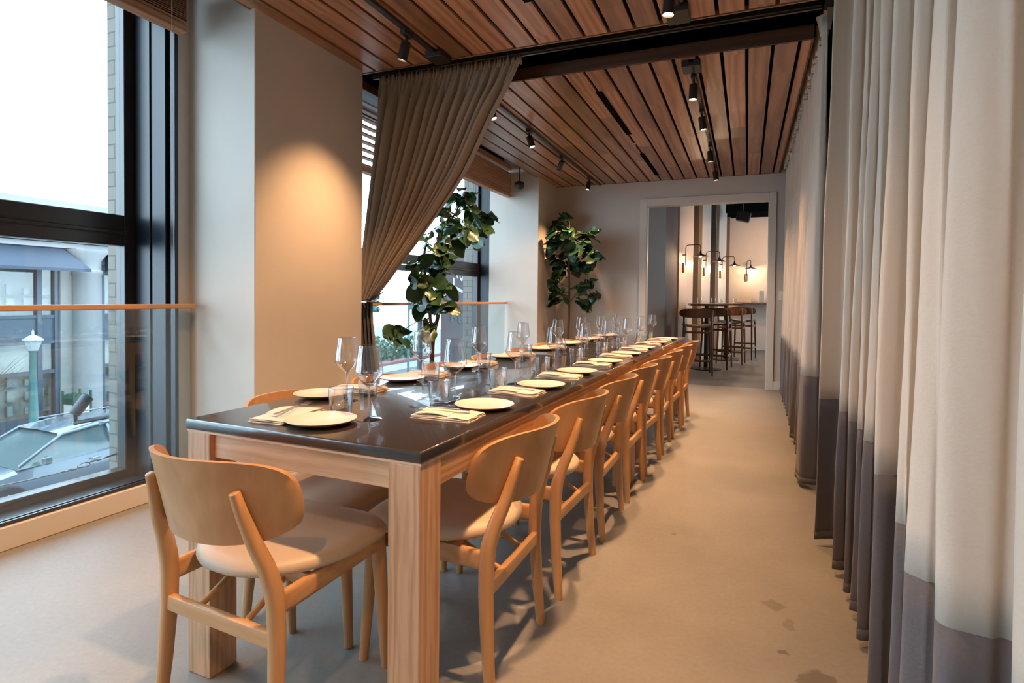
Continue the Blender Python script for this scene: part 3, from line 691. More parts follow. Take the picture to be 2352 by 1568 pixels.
# far curtain
bot = [(0.30, 3.99), (0.318, 3.87), (0.36, 3.848), (0.408, 3.864)]
y = 3.95; k = 0; rr = random.Random(4)
ys = [4.09, 4.36, 4.61, 4.89, 5.13, 5.38, 5.62, 5.86, 6.07, 6.26, 6.47, 6.68, 6.88, 7.05, 7.25, 7.45, 7.64]
xs = [0.322, 0.335, 0.346, 0.36, 0.345, 0.365, 0.36, 0.375, 0.37, 0.39, 0.38, 0.385, 0.38, 0.388, 0.385, 0.39, 0.39]
for yy, xx in zip(ys, xs):
    bot += [(xx + 0.09, yy - 0.10), (xx + 0.02, yy - 0.045), (xx, yy - 0.01), (xx + 0.03, yy + 0.015)]
tt = []
for i, (x, y) in enumerate(bot): tt.append((0.405 + (x - 0.375) * 0.42, y - 0.02 * (1 if y < 4 else 0)))
tt[:4] = [(0.375, 3.80), (0.38, 3.79), (0.39, 3.78), (0.405, 3.80)]
drape('curtain', 'far oatmeal curtain with a charcoal border, reaching back beside the doorway', 'curtain', bot, tt, 0.03, 2.77, 0.68, (M['curtain'], M['border']), n=5)
# header frill of the far curtain
hc = [o for o in C.objects if o.name.startswith('curtain.') and o.type == 'EMPTY'][-1]
b = bm_new(); P1, P2, P3 = [], [], []
N = 300
for i in range(N + 1):
    y = 3.79 + (7.68 - 3.79) * i / N; a = 0.016 * math.sin(i * 1.35) + 0.008 * math.sin(i * 0.57)
    P1.append(Vector((0.398 + a, y, 2.70))); P2.append(Vector((0.398 + a * 1.5, y, 2.765))); P3.append(Vector((0.395 + a * 2.0, y, 2.825 + 0.004 * math.sin(i * 2.1))))
grid(b, [P1, P2, P3]); obj('heading', b, M['curtain'], hc, True)
# tracks
def bar_thing(nm, label, cat, x0, x1, y0, y1, z0, z1, m, bev=0.002):
    b = bm_new(); box(b, x0, x1, y0, y1, z0, z1, bev, 1); return tag(obj(nm, b, m), label, cat)
bar_thing('curtain_track', 'black curtain track running back along the right side curtains', 'curtain track', 0.385, 0.425, -2.6, 7.9, 2.835, 2.87, M['blackmetal'])
t = thing('curtain_track', 'black curtain track crossing the ceiling gap over the tied curtain', 'curtain track')
b = bm_new(); box(b, -2.66, 0.36, 3.655, 3.705, 2.78, 2.835, 0.003, 1); obj('rail', b, M['blackmetal'], t)
b = bm_new(); box(b, -2.66, 0.36, 3.672, 3.688, 2.772, 2.781); obj('slot', b, M['frame'], t)
for x in (-1.9, -0.78, 0.2):
    b = bm_new(); tube(b, [(x, 3.68, 2.83), (x, 3.68, 3.35)], 0.006, 8); obj('hanger_rod', b, M['cable'], t, True, 40)

# tied back curtain: gathers from the track down to the tie beside the pier
redge = [(-1.453, 2.765), (-1.556, 2.563), (-1.669, 2.381), (-1.835, 2.077), (-1.973, 1.886), (-2.114, 1.714), (-2.26, 1.54), (-2.428, 1.352), (-2.524, 1.245), (-2.60, 1.165), (-2.655, 1.10)]
rc = catmull([(x, 0, z) for x, z in redge], 6)
t = thing('curtain', 'taupe curtain gathered and tied back beside the plaster pier', 'curtain')
NR = len(rc); NC = 400; rnd = random.Random(11)
fold_u = [0]; 
while fold_u[-1] < 1: fold_u.append(fold_u[-1] + rnd.uniform(0.045, 0.10))
def foldphase(u):
    for i in range(len(fold_u) - 1):
        if fold_u[i] <= u < fold_u[i + 1]: return i + (u - fold_u[i]) / (fold_u[i + 1] - fold_u[i])
    return len(fold_u) - 1
ledge_top = Vector((-2.606, 0, 2.737)); ledge_bot = Vector((-2.80, 0, 1.06))
P = []
for j in range(NR):
    f = j / (NR - 1); R_ = rc[j]; zl = 2.765 + (1.085 - 2.765) * f
    xl = -2.612 + (-2.775 + 2.612) * (f ** 0.9) ; L_ = Vector((xl, 0, zl))
    row = []
    amp = 0.044 * (1 - 0.45 * f) * smoothstep(f * 7)
    for i in range(NC + 1):
        u = i / NC; uu = u
        # the left cloth hangs steeper: columns bow downwards between the two edges
        p = L_.lerp(Vector((R_.x, 0, R_.z)), uu)
        sag = 0.085 * math.sin(PI * uu) * math.sin(PI * f) 
        ph = foldphase(u); a = math.sin(2 * PI * ph)
        fine = 0.010 * math.sin(u * 210) * (1 - smoothstep((f - 0.02) * 9)) + 0.006 * math.sin(u * 93 + 1) * (1 - smoothstep(f * 3))
        edge = smoothstep((1 - u) * 14)
        y = 3.68 + amp * a * edge + fine + 0.014 * math.sin(ph * 2.3 + f * 3) * smoothstep(f * 4)
        side = 0.010 * math.cos(2 * PI * ph) * amp / 0.034 * edge
        row.append(Vector((p.x + side, y, p.z - sag + (0.004 * math.sin(u * 160) if j == 0 else 0))))
    P.append(row)
b = bm_new(); grid(b, P); o = obj('curtain_panel', b, M['curtain_tan'], t, True); md = o.modifiers.new('s', 'SOLIDIFY'); md.thickness = 0.003; md.offset = 0
b = bm_new(); grid(b, [[Vector((p.x - 0.02 * 0, p.y + 0.010 * math.sin(i * 0.9), 2.72)) for i, p in enumerate(P[0])], [Vector((p.x, p.y + 0.014 * math.sin(i * 0.9), 2.795 + 0.004 * math.sin(i * 0.45))) for i, p in enumerate(P[0])]])
o = obj('heading', b, M['curtain_tan'], t, True); md = o.modifiers.new('s', 'SOLIDIFY'); md.thickness = 0.002; md.offset = 0
b = bm_new(); sweep(b, [(-2.80, 3.60, 1.09), (-2.72, 3.60, 1.10), (-2.64, 3.625, 1.085), (-2.62, 3.70, 1.08), (-2.72, 3.75, 1.08)], [(0.028, 0.005)] * 5, 10, 3, up=Vector((0, 0, 1))); obj('tieback', b, M['border'], t, True, 50)
def tail(z0, z1, w0, w1, lean=0.0):
    P = []
    for j in range(15):
        f = j / 14; z = z1 + (z0 - z1) * f; wd = w0 + (w1 - w0) * smoothstep(f); row = []
        for i in range(73):
            u = i / 72; row.append(Vector((-2.84 + wd * u + lean * f + 0.01 * math.cos(u * 40), 3.68 + (0.030 + 0.012 * f) * math.sin(u * 44 + 0.6 * math.sin(f * 3)), z)))
        P.append(row)
    return P
b = bm_new(); grid(b, tail(0.03, 1.08, 0.18, 0.31)); o = obj('curtain_border', b, M['border'], t, True); o['label'] = 'charcoal lower cloth hanging below the tieback'; md = o.modifiers.new('s', 'SOLIDIFY'); md.thickness = 0.004; md.offset = 0
b = bm_new()
P = []
for j in range(6):
    f = j / 5; P.append([Vector((-2.70 + (0.02 + 0.13 * (1 - f)) * u / 10 + 0.02 * (1 - f), 3.655 + 0.012 * math.sin(u * 1.3), 1.08 + 0.085 * (1 - f) * (0.35 + 0.65 * u / 10))) for u in range(11)])
grid(b, P); obj('gathered_corner', b, M['border'], t, True)

# ================================================================ TREES
def leaf(bm, base, d, nrm, L, W, droop, cup=0.25):
    d = d.normalized(); s = d.cross(nrm).normalized(); nn = s.cross(d).normalized()
    prof = [0.05, 0.30, 0.42, 0.50, 0.66, 0.86, 0.98, 1.0, 0.86, 0.56, 0.12]; rows = []
    n = len(prof)
    for i, w_ in enumerate(prof):
        f = i / (n - 1); c = base + d * (L * f) - Vector((0, 0, 1)) * (droop * L * f * f) ; r_ = []
        for k in (-1, -0.5, 0, 0.5, 1):
            r_.append(c + s * (k * W * 0.5 * w_) + nn * (cup * W * 0.5 * w_ * abs(k) + 0.012 * math.sin(f * 9 + k * 4) * abs(k)))
        rows.append(r_)
    grid(bm, rows)
def tree(name, label, base, stems, leaves, lm, seed, pot_r, potz=0.42, sizes=(0.20, 0.30), toward=None):
    rnd = random.Random(seed)
    t = thing(name, label, 'potted tree', base)
    B = Vector(base)
    b = bm_new()
    for pts, r0, r1 in stems:
        pp = catmull([Vector(p) - B for p in pts], 4); n = len(pp)
        sweep(b, pp, [r0 + (r1 - r0) * i / (n - 1) for i in range(n)], 10)
    b0 = b; b = bm_new(); cl = []
    axis = [Vector(p) for st in stems for p in catmull(st[0], 6)]
    tw_ = b0
    for (p, cnt) in leaves:
        p = Vector(p)
        near = min(axis, key=lambda a: (a - p).length)
        if (near - p).length > 0.08: sweep(tw_, [near - B, (near.lerp(p, 0.5) + Vector((0, 0, 0.02))) - B, p - B], [0.006, 0.004, 0.003], 6)
        for q in range(cnt):
            out = (p - near); out.z *= 0.3
            d = out.normalized() * 0.8 + Vector((rnd.uniform(-1, 1), rnd.uniform(-1, 1), rnd.uniform(-0.6, 0.8)))
            L = rnd.uniform(*sizes); st = p + Vector((rnd.uniform(-0.05, 0.05), rnd.uniform(-0.05, 0.05), rnd.uniform(-0.05, 0.05))) - d.normalized() * L * 0.35
            nr = Vector((rnd.uniform(-0.7, 0.9), rnd.uniform(-1.0, 0.3), rnd.uniform(0.2, 1.0)))
            leaf(b, st - B, d, nr, L, L * rnd.uniform(0.6, 0.74), rnd.uniform(0.0, 0.5), rnd.uniform(0.1, 0.4))
    obj('trunk', b0, M['bark'], t, True)
    obj('foliage', b, lm, t, True)
    b = bm_new(); lathe(b, [(0, 0), (pot_r * 0.78, 0), (pot_r * 0.82, 0.01), (pot_r, potz - 0.02), (pot_r, potz), (pot_r - 0.015, potz), (pot_r - 0.02, potz - 0.05), (0, potz - 0.05)], 32); obj('planter', b, M['pot'], t, True, 40)
    b = bm_new(); lathe(b, [(0, potz - 0.035), (pot_r * 0.5, potz - 0.04), (pot_r - 0.022, potz - 0.049)], 24); obj('soil', b, M['soil'], t, True)
    return t
L1 = [(5.34, 2.217), (5.131, 2.051), (5.477, 1.989), (5.638, 1.964), (5.227, 1.977), (4.953, 1.897), (5.043, 1.823), (5.378, 1.818), (5.535, 1.766), (4.869, 1.719), (4.704, 1.621), (5.0, 1.74), (5.15, 1.80), (4.74, 1.505), (4.588, 1.452), (4.4, 1.402), (4.58, 1.337), (4.56, 1.261), (4.33, 1.284), (4.261, 1.225), (4.44, 1.191), (4.60, 1.195), (4.54, 1.135), (4.406, 1.036), (4.593, 1.093), (4.232, 0.832), (4.371, 0.882), (4.755, 1.011), (4.48, 1.29), (4.51, 1.525), (5.427, 1.914), (4.65, 1.75), (4.5, 1.65), (4.8, 1.9), (5.0, 2.1)]
rn = random.Random(3)
tree('fiddle_leaf_fig', 'tall fiddle leaf fig with a forked trunk before the window', (-2.68, 4.66, 0),
     [([(-2.70, 4.66, 0.36), (-2.70, 4.66, 0.65), (-2.70, 4.70, 0.81), (-2.69, 4.76, 0.99), (-2.7, 4.72, 1.09), (-2.72, 4.6, 1.25), (-2.72, 4.53, 1.45), (-2.7, 4.55, 1.65)], 0.024, 0.010),
      ([(-2.70, 4.69, 0.80), (-2.71, 4.635, 0.93), (-2.71, 4.66, 1.08), (-2.68, 4.72, 1.2), (-2.68, 4.79, 1.38), (-2.68, 4.73, 1.58), (-2.68, 4.9, 1.8), (-2.68, 5.1, 2.0), (-2.68, 5.25, 2.15)], 0.017, 0.007)],
     [((-2.70 + rn.uniform(-0.06, 0.16), y, z), 4) for y, z in L1], M['leaf'], 5, 0.19, 0.40, (0.17, 0.26))
L2 = [(-2.269, 2.228), (-2.45, 2.119), (-2.35, 2.0), (-2.46, 1.82), (-2.2, 2.05), (-2.44, 1.517), (-2.19, 1.87), (-1.93, 1.979), (-1.87, 1.685), (-1.92, 1.57), (-2.369, 1.395), (-2.43, 1.275), (-2.125, 1.632), (-2.05, 1.85), (-2.3, 1.7), (-2.35, 1.55), (-2.2, 1.5), (-1.97, 1.306), (-1.92, 1.16), (-2.057, 1.099), (-2.37, 1.095), (-2.3, 1.88), (-2.1, 1.97), (-2.4, 1.95), (-2.0, 1.72), (-2.42, 1.65), (-2.12, 1.75), (-2.25, 1.6), (-2.05, 1.25), (-2.3, 1.2)]
tree('fiddle_leaf_fig', 'round headed fiddle leaf fig in the far left corner', (-2.20, 7.44, 0),
     [([(-2.23, 7.50, 0.36), (-2.235, 7.5, 0.62), (-2.227, 7.5, 1.04), (-2.232, 7.5, 1.34), (-2.24, 7.5, 1.75), (-2.23, 7.5, 2.05)], 0.02, 0.008),
      ([(-2.23, 7.5, 1.05), (-2.12, 7.5, 1.2), (-2.0, 7.48, 1.27)], 0.009, 0.005)],
     [((max(x, -2.40), 7.50 + rn.uniform(-0.2, 0.12) - 0.03, z), 5) for x, z in L2], M['leaf2'], 9, 0.18, 0.40, (0.16, 0.25))

# ================================================================ TRACK LIGHTS
def track(x, y0, y1, label, box_end=None, wide=0.034):
    t = thing('lighting_track', label, 'lighting track')
    b = bm_new(); box(b, x - wide / 2, x + wide / 2, y0, y1, ZC - 0.022, ZC - 0.0015, 0.002, 1); obj('rail', b, M['blackmetal'], t)
    if box_end:
        b = bm_new(); box(b, x - 0.06, x + 0.06, *box_end, ZC - 0.045, ZC - 0.0015, 0.003, 1); obj('feed_box', b, M['blackmetal'], t)
track(-1.90, -2.4, 3.40, 'black lighting track on the window side of the near ceiling', (3.26, 3.40))
track(-0.38, -2.4, 3.38, 'black lighting track on the aisle side of the near ceiling', (3.22, 3.38))
track(-1.92, 4.1, 7.88, 'black lighting track on the window side of the far ceiling')
track(-0.375, 4.0, 7.75, 'black lighting track down the aisle side of the far ceiling', (4.0, 4.14))
def make_spot():
    t = thing('track_spotlight', '', 'spotlight')
    b = bm_new(); box(b, -0.018, 0.018, -0.045, 0.045, -0.05, -0.018, 0.003, 1); obj('adapter', b, M['blackmetal'], t)
    b = bm_new(); tube(b, [(0, 0, -0.05), (0, 0, -0.085)], 0.008, 10); obj('swivel', b, M['blackmetal'], t, True, 40)
    return t
heads = {}
def make_head(par, tilt):
    h = bm_new(); lathe(h, [(0, 0.0), (0.026, 0.0), (0.030, -0.006), (0.030, -0.108), (0.0275, -0.110), (0.0265, -0.106), (0.0265, -0.098)], 24)
    o = obj('lamp_head', h, M['blackmetal'], par, True, 40, loc=(0, 0, -0.08)); o.rotation_euler = tilt
    l = bm_new(); lathe(l, [(0, -0.100), (0.0262, -0.099)], 24); q = obj('lens', l, M['bulb'], o, True)
    return o
spot0 = make_spot()
_h = make_head(spot0, (0, 0, 0))
_first = [True]
def spot(x, y, aim, label, power=1.0, size=62, col=(1.0, 0.54, 0.25)):
    t = spot0 if _first[0] else dup(spot0)
    _first[0] = False
    t.location = (x, y, ZC); t['label'] = label; t['group'] = 'black track spotlights on the ceiling'
    hd = [c for c in t.children if c.name.startswith('lamp_head')][0]
    v = (Vector(aim) - Vector((x, y, ZC - 0.1))).normalized()
    q = Vector((0, 0, -1)).rotation_difference(v); hd.rotation_euler = q.to_euler()
    ld = bpy.data.lights.new('spot_beam', 'SPOT'); ld.energy = SPOT_W * power; ld.color = col; ld.spot_size = math.radians(size); ld.spot_blend = 1.0; ld.shadow_soft_size = 0.025
    lo = bpy.data.objects.new('spot_beam', ld); C.objects.link(lo); lo.parent = t
    lo.location = Vector((0, 0, -0.08)) + v * 0.118; lo.rotation_euler = q.to_euler()
    return t
N1 = 'black track spotlight %s'
spot(-1.90, 2.95, (-2.56, 2.95, 0.45), N1 % 'on the near window side track, aimed at the pier', 2.0, 80)
spot(-1.90, 1.55, (-2.3, 2.6, 1.2), N1 % 'on the window side track above the table head', 0.15, 60)
spot(-1.90, 0.25, (-1.2, 1.9, 0.3), N1 % 'on the window side track behind the camera', 0.12, 60)
spot(-0.38, 2.95, (-0.55, 2.8, 0.0), N1 % 'with a bright lens at the end of the near aisle track', 2.0, 104)
spot(-0.38, 1.25, (-0.35, 1.7, 0.0), N1 % 'second along the near aisle track', 1.5, 82)
spot(-0.38, -0.55, (-0.3, 1.0, 0.2), N1 % 'third along the near aisle track, behind the camera', 1.0, 70)
spot(-0.38, -1.8, (0.4, 1.4, 1.0), N1 % 'hindmost on the near aisle track', 0.25, 60)
for k, y in enumerate((4.18, 5.08, 6.12, 7.30)):
    aim = [(-1.2, 4.2, 0.8), (-1.3, 5.0, 0.8), (-2.7, 6.9, 1.2), (-2.2, 7.0, 0.9)][k]
    spot(-1.85 if False else -1.92, y, aim, 'black track spotlight, %s along the far window side track' % ORD[k], 0.8)
for k, y in enumerate((4.25, 5.03, 6.2, 7.2)):
    aim = [(-0.45, 4.1, 0), (0.0, 5.0, 0), (-0.2, 6.2, 0), (0.0, 7.0, 0)][k]
    spot(-0.375, y, aim, 'black track spotlight, %s along the far aisle track' % ORD[k], 1.3, 100)

t = thing('lighting_track', 'added lighting track for warm fill in the bar room, hidden right of the doorway', 'lighting track')  # invented track out of view, holds the two fill spots of the bar room
b = bm_new(); box(b, 0.983, 1.017, 9.2, 13.2, ZC - 0.022, ZC - 0.0015, 0.002, 1); obj('rail', b, M['blackmetal'], t)
for y in (9.5, 12.9):
    b = bm_new(); tube(b, [(1.0, y, ZC - 0.004), (1.0, y, 3.35)], 0.006, 8); obj('hanger_rod', b, M['blackmetal'], t, True, 40)
spot(1.0, 10.0, (-0.9, 10.6, 1.6), 'added unseen spotlight warming the bar room, nearer the doorway', 1.6, 90)  # added warm fill thrown on the angled piers
spot(1.0, 12.2, (0.2, 14.1, 1.8), 'added unseen spotlight warming the bar room, nearer the back wall', 1.4, 90)  # added warm fill thrown on the back wall
# ceiling fittings
b = bm_new(); box(b, -1.112, -1.060, 4.37, 5.60, ZC - 0.004, ZC + 0.002); o = obj('linear_air_vent', b, M['black']); tag(o, 'long black slot air vent in the far ceiling', 'air vent')
b = bm_new(); box(b, -1.120, -1.070, 6.38, 7.56, ZC - 0.004, ZC + 0.002); o = obj('linear_air_vent', b, M['black']); tag(o, 'black slot air vent nearer the doorway wall', 'air vent')
b = bm_new(); box(b, -1.14, -1.088, 1.7, 2.92, ZC - 0.004, ZC + 0.002); o = obj('linear_air_vent', b, M['black']); tag(o, 'black slot air vent in the near ceiling, at the top edge', 'air vent')
b = bm_new(); lathe(b, [(0, 0), (0.028, -0.001), (0.03, -0.004), (0.012, -0.006), (0.008, -0.02), (0.018, -0.022), (0.018, -0.025), (0, -0.025)], 20); o = obj('sprinkler_head', b, M['chinarim'], None, True, 40, loc=(-1.10, 5.96, ZC)); tag(o, 'small copper sprinkler head between the two far vents', 'sprinkler')
t = thing('ceiling_speaker', 'small black speaker hanging by the far window pier', 'speaker', (-2.66, 6.72, 0))
b = bm_new(); tube(b, [(0, 0, 2.80), (0, 0, 2.58)], 0.008, 8); obj('bracket', b, M['blackmetal'], t, True, 40)
b = bm_new(); lathe(b, [(0, 2.58), (0.05, 2.575), (0.062, 2.55), (0.055, 2.50), (0.03, 2.475), (0, 2.47)], 20); obj('housing', b, M['blackmetal'], t, True, 50)
t = thing('light_switch', 'white light switch plate right of the doorway', 'light switch', (0.405, YF, 1.19))
b = bm_new(); box(b, -0.036, 0.036, -0.008, 0.0, -0.058, 0.058, 0.003, 2); obj('plate', b, M['whiteplastic'], t)
b = bm_new(); box(b, -0.014, 0.014, -0.012, -0.008, -0.03, 0.03, 0.002, 1); obj('rocker', b, M['whiteplastic'], t)

# ================================================================ BAR ROOM BEYOND THE DOORWAY
b = bm_new(); box(b, -2.2, 3.2, 14.15, 14.3, 0, 3.35); struct('wall_back', b, M['room2wall'])
b = bm_new(); box(b, 3.0, 3.2, 8.07, 14.15, 0, 0.5); box(b, 3.0, 3.2, 8.07, 14.15, 3.0, 3.35); box(b, 3.0, 3.2, 8.07, 11.0, 0.5, 3.0); box(b, 3.0, 3.2, 13.6, 14.15, 0.5, 3.0); struct('wall_bar_right', b, M['room2wall'])
r4 = sroot('added_window_4', 'added dark framed window, out of sight to the right, lighting the bar room')  # invented unseen opening that brings daylight into the bar room
b = bm_new()
for y in (11.0, 12.3, 13.54): box(b, 3.05, 3.12, y, y + 0.06, 0.5, 3.0)
box(b, 3.05, 3.12, 11.06, 13.54, 0.5, 0.56); box(b, 3.05, 3.12, 11.06, 13.54, 2.94, 3.0); obj('window_frame', b, M['frame'], r4)
b = bm_new(); box(b, 3.08, 3.086, 11.02, 13.58, 0.52, 2.98); obj('pane', b, M['pane'], r4)
b = bm_new(); prism(b, [(-1.36, 8.07), (-1.11, 8.62), (-1.16, 8.66), (-1.42, 8.1)], 0, 3.3); struct('wall_bar_panel', b, M['steelpanel'])
b = bm_new(); prism(b, [(-1.11, 8.62), (-1.05, 9.60), (-1.20, 9.62), (-1.16, 8.66)], 0, 3.3); struct('wall_bar_timber', b, M['brownpanel'])
# angled window wall: white tiled piers with dark slots between them
P0 = Vector((-1.03, 9.62, 0)); P1 = Vector((-0.30, 14.15, 0)); dW = (P1 - P0).normalized(); nW = Vector((dW.y, -dW.x, 0)); LW = (P1 - P0).length
aW = math.atan2(dW.y, dW.x)
def angled(bm, s0, s1, d0, d1, z0, z1):
    mt = Matrix.Translation(P0) @ Matrix.Rotation(aW, 4, 'Z'); box(bm, s0, s1, -d1, -d0, z0, z1, 0.0, 1, mt)   # local y negative = into the room
b = bm_new(); angled(b, 0, LW, -0.40, -0.30, 0, 3.35); struct('wall_bar_left', b, M['black'])
for k, (s0, s1) in enumerate(((0.02, 0.92), (1.55, 2.25), (3.0, 3.75))):
    b = bm_new(); angled(b, s0, s1, -0.30, 0.0, 0, 3.35); struct('wall_bar_pier_%d' % (k + 1), b, M['tile'])
b = bm_new()
for (s0, s1) in ((0.92, 1.55), (2.25, 3.0), (3.75, 4.4)):
    angled(b, s1 - 0.05, s1, -0.29, -0.05, 0, 3.3)
struct('trim_3', b, M['steelpanel'])
b = bm_new(); box(b, -0.5, 3.0, 13.2, 14.14, 3.0, 3.3); struct('trim_4', b, M['black'])
def stool(x, y, rz, seatm, label):
    t = thing('bar_stool', label, 'bar stool', (x, y, 0), rz, 'walnut bar stools in the bar room')
    for s in (-1, 1):
        b = bm_new(); sweep(b, [(s * 0.20, 0.20, 0), (s * 0.18, 0.17, 0.72)], [0.012, 0.018], 10); obj('leg', b, M['walnut'], t, True, 50)
        b = bm_new(); sweep(b, [(s * 0.215, -0.23, 0), (s * 0.20, -0.19, 0.5), (s * 0.195, -0.185, 0.75), (s * 0.20, -0.235, 0.97)], [0.012, 0.017, 0.018, 0.013], 10); obj('leg', b, M['walnut'], t, True, 50)
        b = bm_new(); sweep(b, [(s * 0.188, 0.17, 0.64), (s * 0.2, -0.19, 0.64)], [(0.009, 0.02)] * 2, 8, 4, up=Vector((0, 0, 1))); obj('side_rail', b, M['walnut'], t, True, 40)
        b = bm_new(); sweep(b, [(s * 0.195, 0.185, 0.22), (s * 0.207, -0.21, 0.22)], [(0.008, 0.016)] * 2, 8, 4, up=Vector((0, 0, 1))); obj('footrest', b, M['steel'] if s > 0 else M['walnut'], t, True, 40)
    for (y0, z) in ((0.19, 0.28), (-0.215, 0.22), (-0.19, 0.64)):
        b = bm_new(); sweep(b, [(-0.19, y0, z), (0.19, y0, z)], [(0.016, 0.009)] * 2, 8, 4); obj('stretcher', b, M['walnut'], t, True, 40)
    b = bm_new(); N = 28
    o_ = [(0.225 * math.copysign(abs(math.cos(2 * PI * k / N)) ** 0.6, math.cos(2 * PI * k / N)), 0.21 * math.copysign(abs(math.sin(2 * PI * k / N)) ** 0.6, math.sin(2 * PI * k / N))) for k in range(N)]
    rg = [[b.verts.new((x_ * f, y_ * f, z + 0.03 * (x_ / 0.225) ** 2 * (f > 0.5))) for x_, y_ in o_] for f, z in ((0.9, 0.705), (1.0, 0.715), (1.0, 0.73), (0.92, 0.742), (0.5, 0.738))]
    for A, B in zip(rg, rg[1:]): ring_faces(b, A, B)
    b.faces.new(rg[-1]); b.faces.new(list(reversed(rg[0]))); obj('seat', b, seatm, t, True, 60)
    b = bm_new(); F, G = [], []
    for j in range(7):
        v = -1 + j / 3; rf, rb = [], []
        for i in range(17):
            u = -1 + i / 8; n = 3.5; m_ = max(abs(u), abs(v)); l = (abs(u) ** n + abs(v) ** n) ** (1 / n) or 1; uu, vv = (u * m_ / l, v * m_ / l)
            yy = -0.245 + 0.09 * uu * uu; zz = 0.925 + 0.068 * vv
            rf.append(Vector((0.265 * uu, yy + 0.008, zz))); rb.append(Vector((0.265 * uu, yy - 0.008, zz)))
        F.append(rf); G.append(rb)
    A, B = grid(b, F), grid(b, G)
    bd = lambda V: V[0] + [r_[-1] for r_ in V[1:]] + list(reversed(V[-1][:-1])) + [r_[0] for r_ in reversed(V[1:-1])]
    ring_faces(b, bd(A), bd(B)); obj('backrest', b, M['walnut'], t, True, 45)
stool(-0.69, 9.15, math.radians(6), M['walnutseat'], 'walnut bar stool with a tan seat, nearest beyond the doorway')
stool(-0.45, 10.15, math.radians(-10), M['darkseat'], 'walnut bar stool with a black seat, second beyond the doorway')
stool(-0.24, 11.0, math.radians(-8), M['darkseat'], 'walnut bar stool with a dark seat, third beyond the doorway')
stool(-0.06, 12.0, math.radians(-12), M['darkseat'], 'walnut bar stool with a dark seat, farthest beyond the doorway')
def bartable(x, y, w_, d_, label, rz=0.0):
    t = thing('bar_table', label, 'bar table', (x, y, 0), rz)
    b = bm_new(); box(b, -w_ / 2, w_ / 2, -d_ / 2, d_ / 2, 1.03, 1.065, 0.006, 2); obj('tabletop', b, M['walnut'], t)
    b = bm_new(); tube(b, [(0, 0, 0.02), (0, 0, 1.03)], 0.035, 14); obj('column', b, M['blackmetal'], t, True, 40)
    b = bm_new(); lathe(b, [(0, 0), (0.24, 0), (0.24, 0.012), (0.05, 0.03), (0, 0.03)], 28); obj('base', b, M['blackmetal'], t, True, 30)
bartable(-0.60, 9.85, 0.55, 0.62, 'square walnut bar table behind the nearest stool', math.radians(9))
bartable(-0.36, 11.55, 0.5, 0.6, 'square walnut bar table behind the second and third stools', math.radians(9))
t = thing('wall_counter', 'dark narrow counter shelf along the bar room back wall', 'counter', (0, 0, 0))
b = bm_new(); box(b, -0.2, 2.9, 13.7, 14.15, 1.04, 1.08, 0.004, 1); obj('shelf', b, M['walnut'], t)
b = bm_new(); prism(b, [(13.75, 1.03), (14.14, 1.03), (14.14, 0.72)], -0.01, 0.01, Matrix(((0, 0, 1, 1.8), (1, 0, 0, 0), (0, 1, 0, 0), (0, 0, 0, 1)))); obj('bracket', b, M['blackmetal'], t)
gi = 0
for (x, y, z, lab) in ((-0.72, 9.9, 1.065, 'small tumbler at the left of the nearest bar table'), (-0.5, 9.85, 1.065, 'small tumbler at the right of the nearest bar table'), (-0.45, 11.5, 1.065, 'small tumbler at the left of the farther bar table'), (-0.2, 11.55, 1.065, 'small tumbler at the right of the farther bar table'), (0.12, 13.85, 1.08, 'small tumbler on the wall counter')):
    b = bm_new(); lathe(b, [(0, 0.004), (0.03, 0.0), (0.033, 0.01), (0.040, 0.09)], 20); o = obj('bar_tumbler', b, M['wine'], None, True, loc=(x, y, z)); tag(o, lab, 'tumbler', 'tumblers in the bar room')
for k, (x, lab) in enumerate(((0.30, 'grey menu card standing on the wall counter'), (0.47, 'taller beige menu card right of the other'))):
    b = bm_new(); box(b, -0.045 + 0 * k, 0.045, -0.02, 0.02, 0, 0.26 + 0.02 * k, 0.004, 1); o = obj('menu_card', b, M['menu'] if k == 0 else M['chinarim'], None, loc=(x, 13.86, 1.08)); o.rotation_euler = (0, 0, 0.3); tag(o, lab, 'menu card')
def sconce(base, out, label, arm=0.29, r=0.125):
    t = thing('wall_sconce', label, 'wall lamp', base, math.atan2(out.y, out.x), 'black swan neck wall sconces')
    # local +x points out of the wall
    b = bm_new(); box(b, 0.0, 0.035, -0.03, 0.03, -0.16, 0.0, 0.004, 1); obj('back_plate', b, M['walnut'], t)
    b = bm_new(); tube(b, [(0.05, 0, -0.04), (0.05, 0, 0.24)] + arcpts((0.10, 0, 0.24), 0.05, PI, PI / 2, 5) + [(arm - 0.04, 0, 0.29)] + arcpts((arm - 0.04, 0, 0.25), 0.04, PI / 2, 0, 5) + [(arm, 0, 0.18)], 0.007, 8); obj('arm', b, M['blackmetal'], t, True, 60)
    b = bm_new(); tube(b, [(0, 0, 0.13), (0.06, 0, 0.13)], 0.01, 8); obj('pivot', b, M['blackmetal'], t, True, 40)
    b = bm_new(); lathe(b, [(0.012, 0.19), (0.022, 0.15), (0.03, 0.135), (r, 0.105), (r, 0.10), (0.03, 0.127)], 28, Matrix.Translation((arm, 0, 0))); obj('shade', b, M['blackmetal'], t, True, 50)
    b = bm_new(); lathe(b, [(0, 0.128), (0.02, 0.118), (0.024, 0.104), (0.012, 0.092), (0, 0.09)], 16, Matrix.Translation((arm, 0, 0))); obj('bulb', b, M['bulb2'], t, True)
    ld = bpy.data.lights.new('sconce_light', 'POINT'); ld.energy = 15; ld.color = (1.0, 0.72, 0.45); ld.shadow_soft_size = 0.03
    lo = bpy.data.objects.new('sconce_light', ld); C.objects.link(lo); lo.parent = t; lo.location = (arm, 0, 0.07)
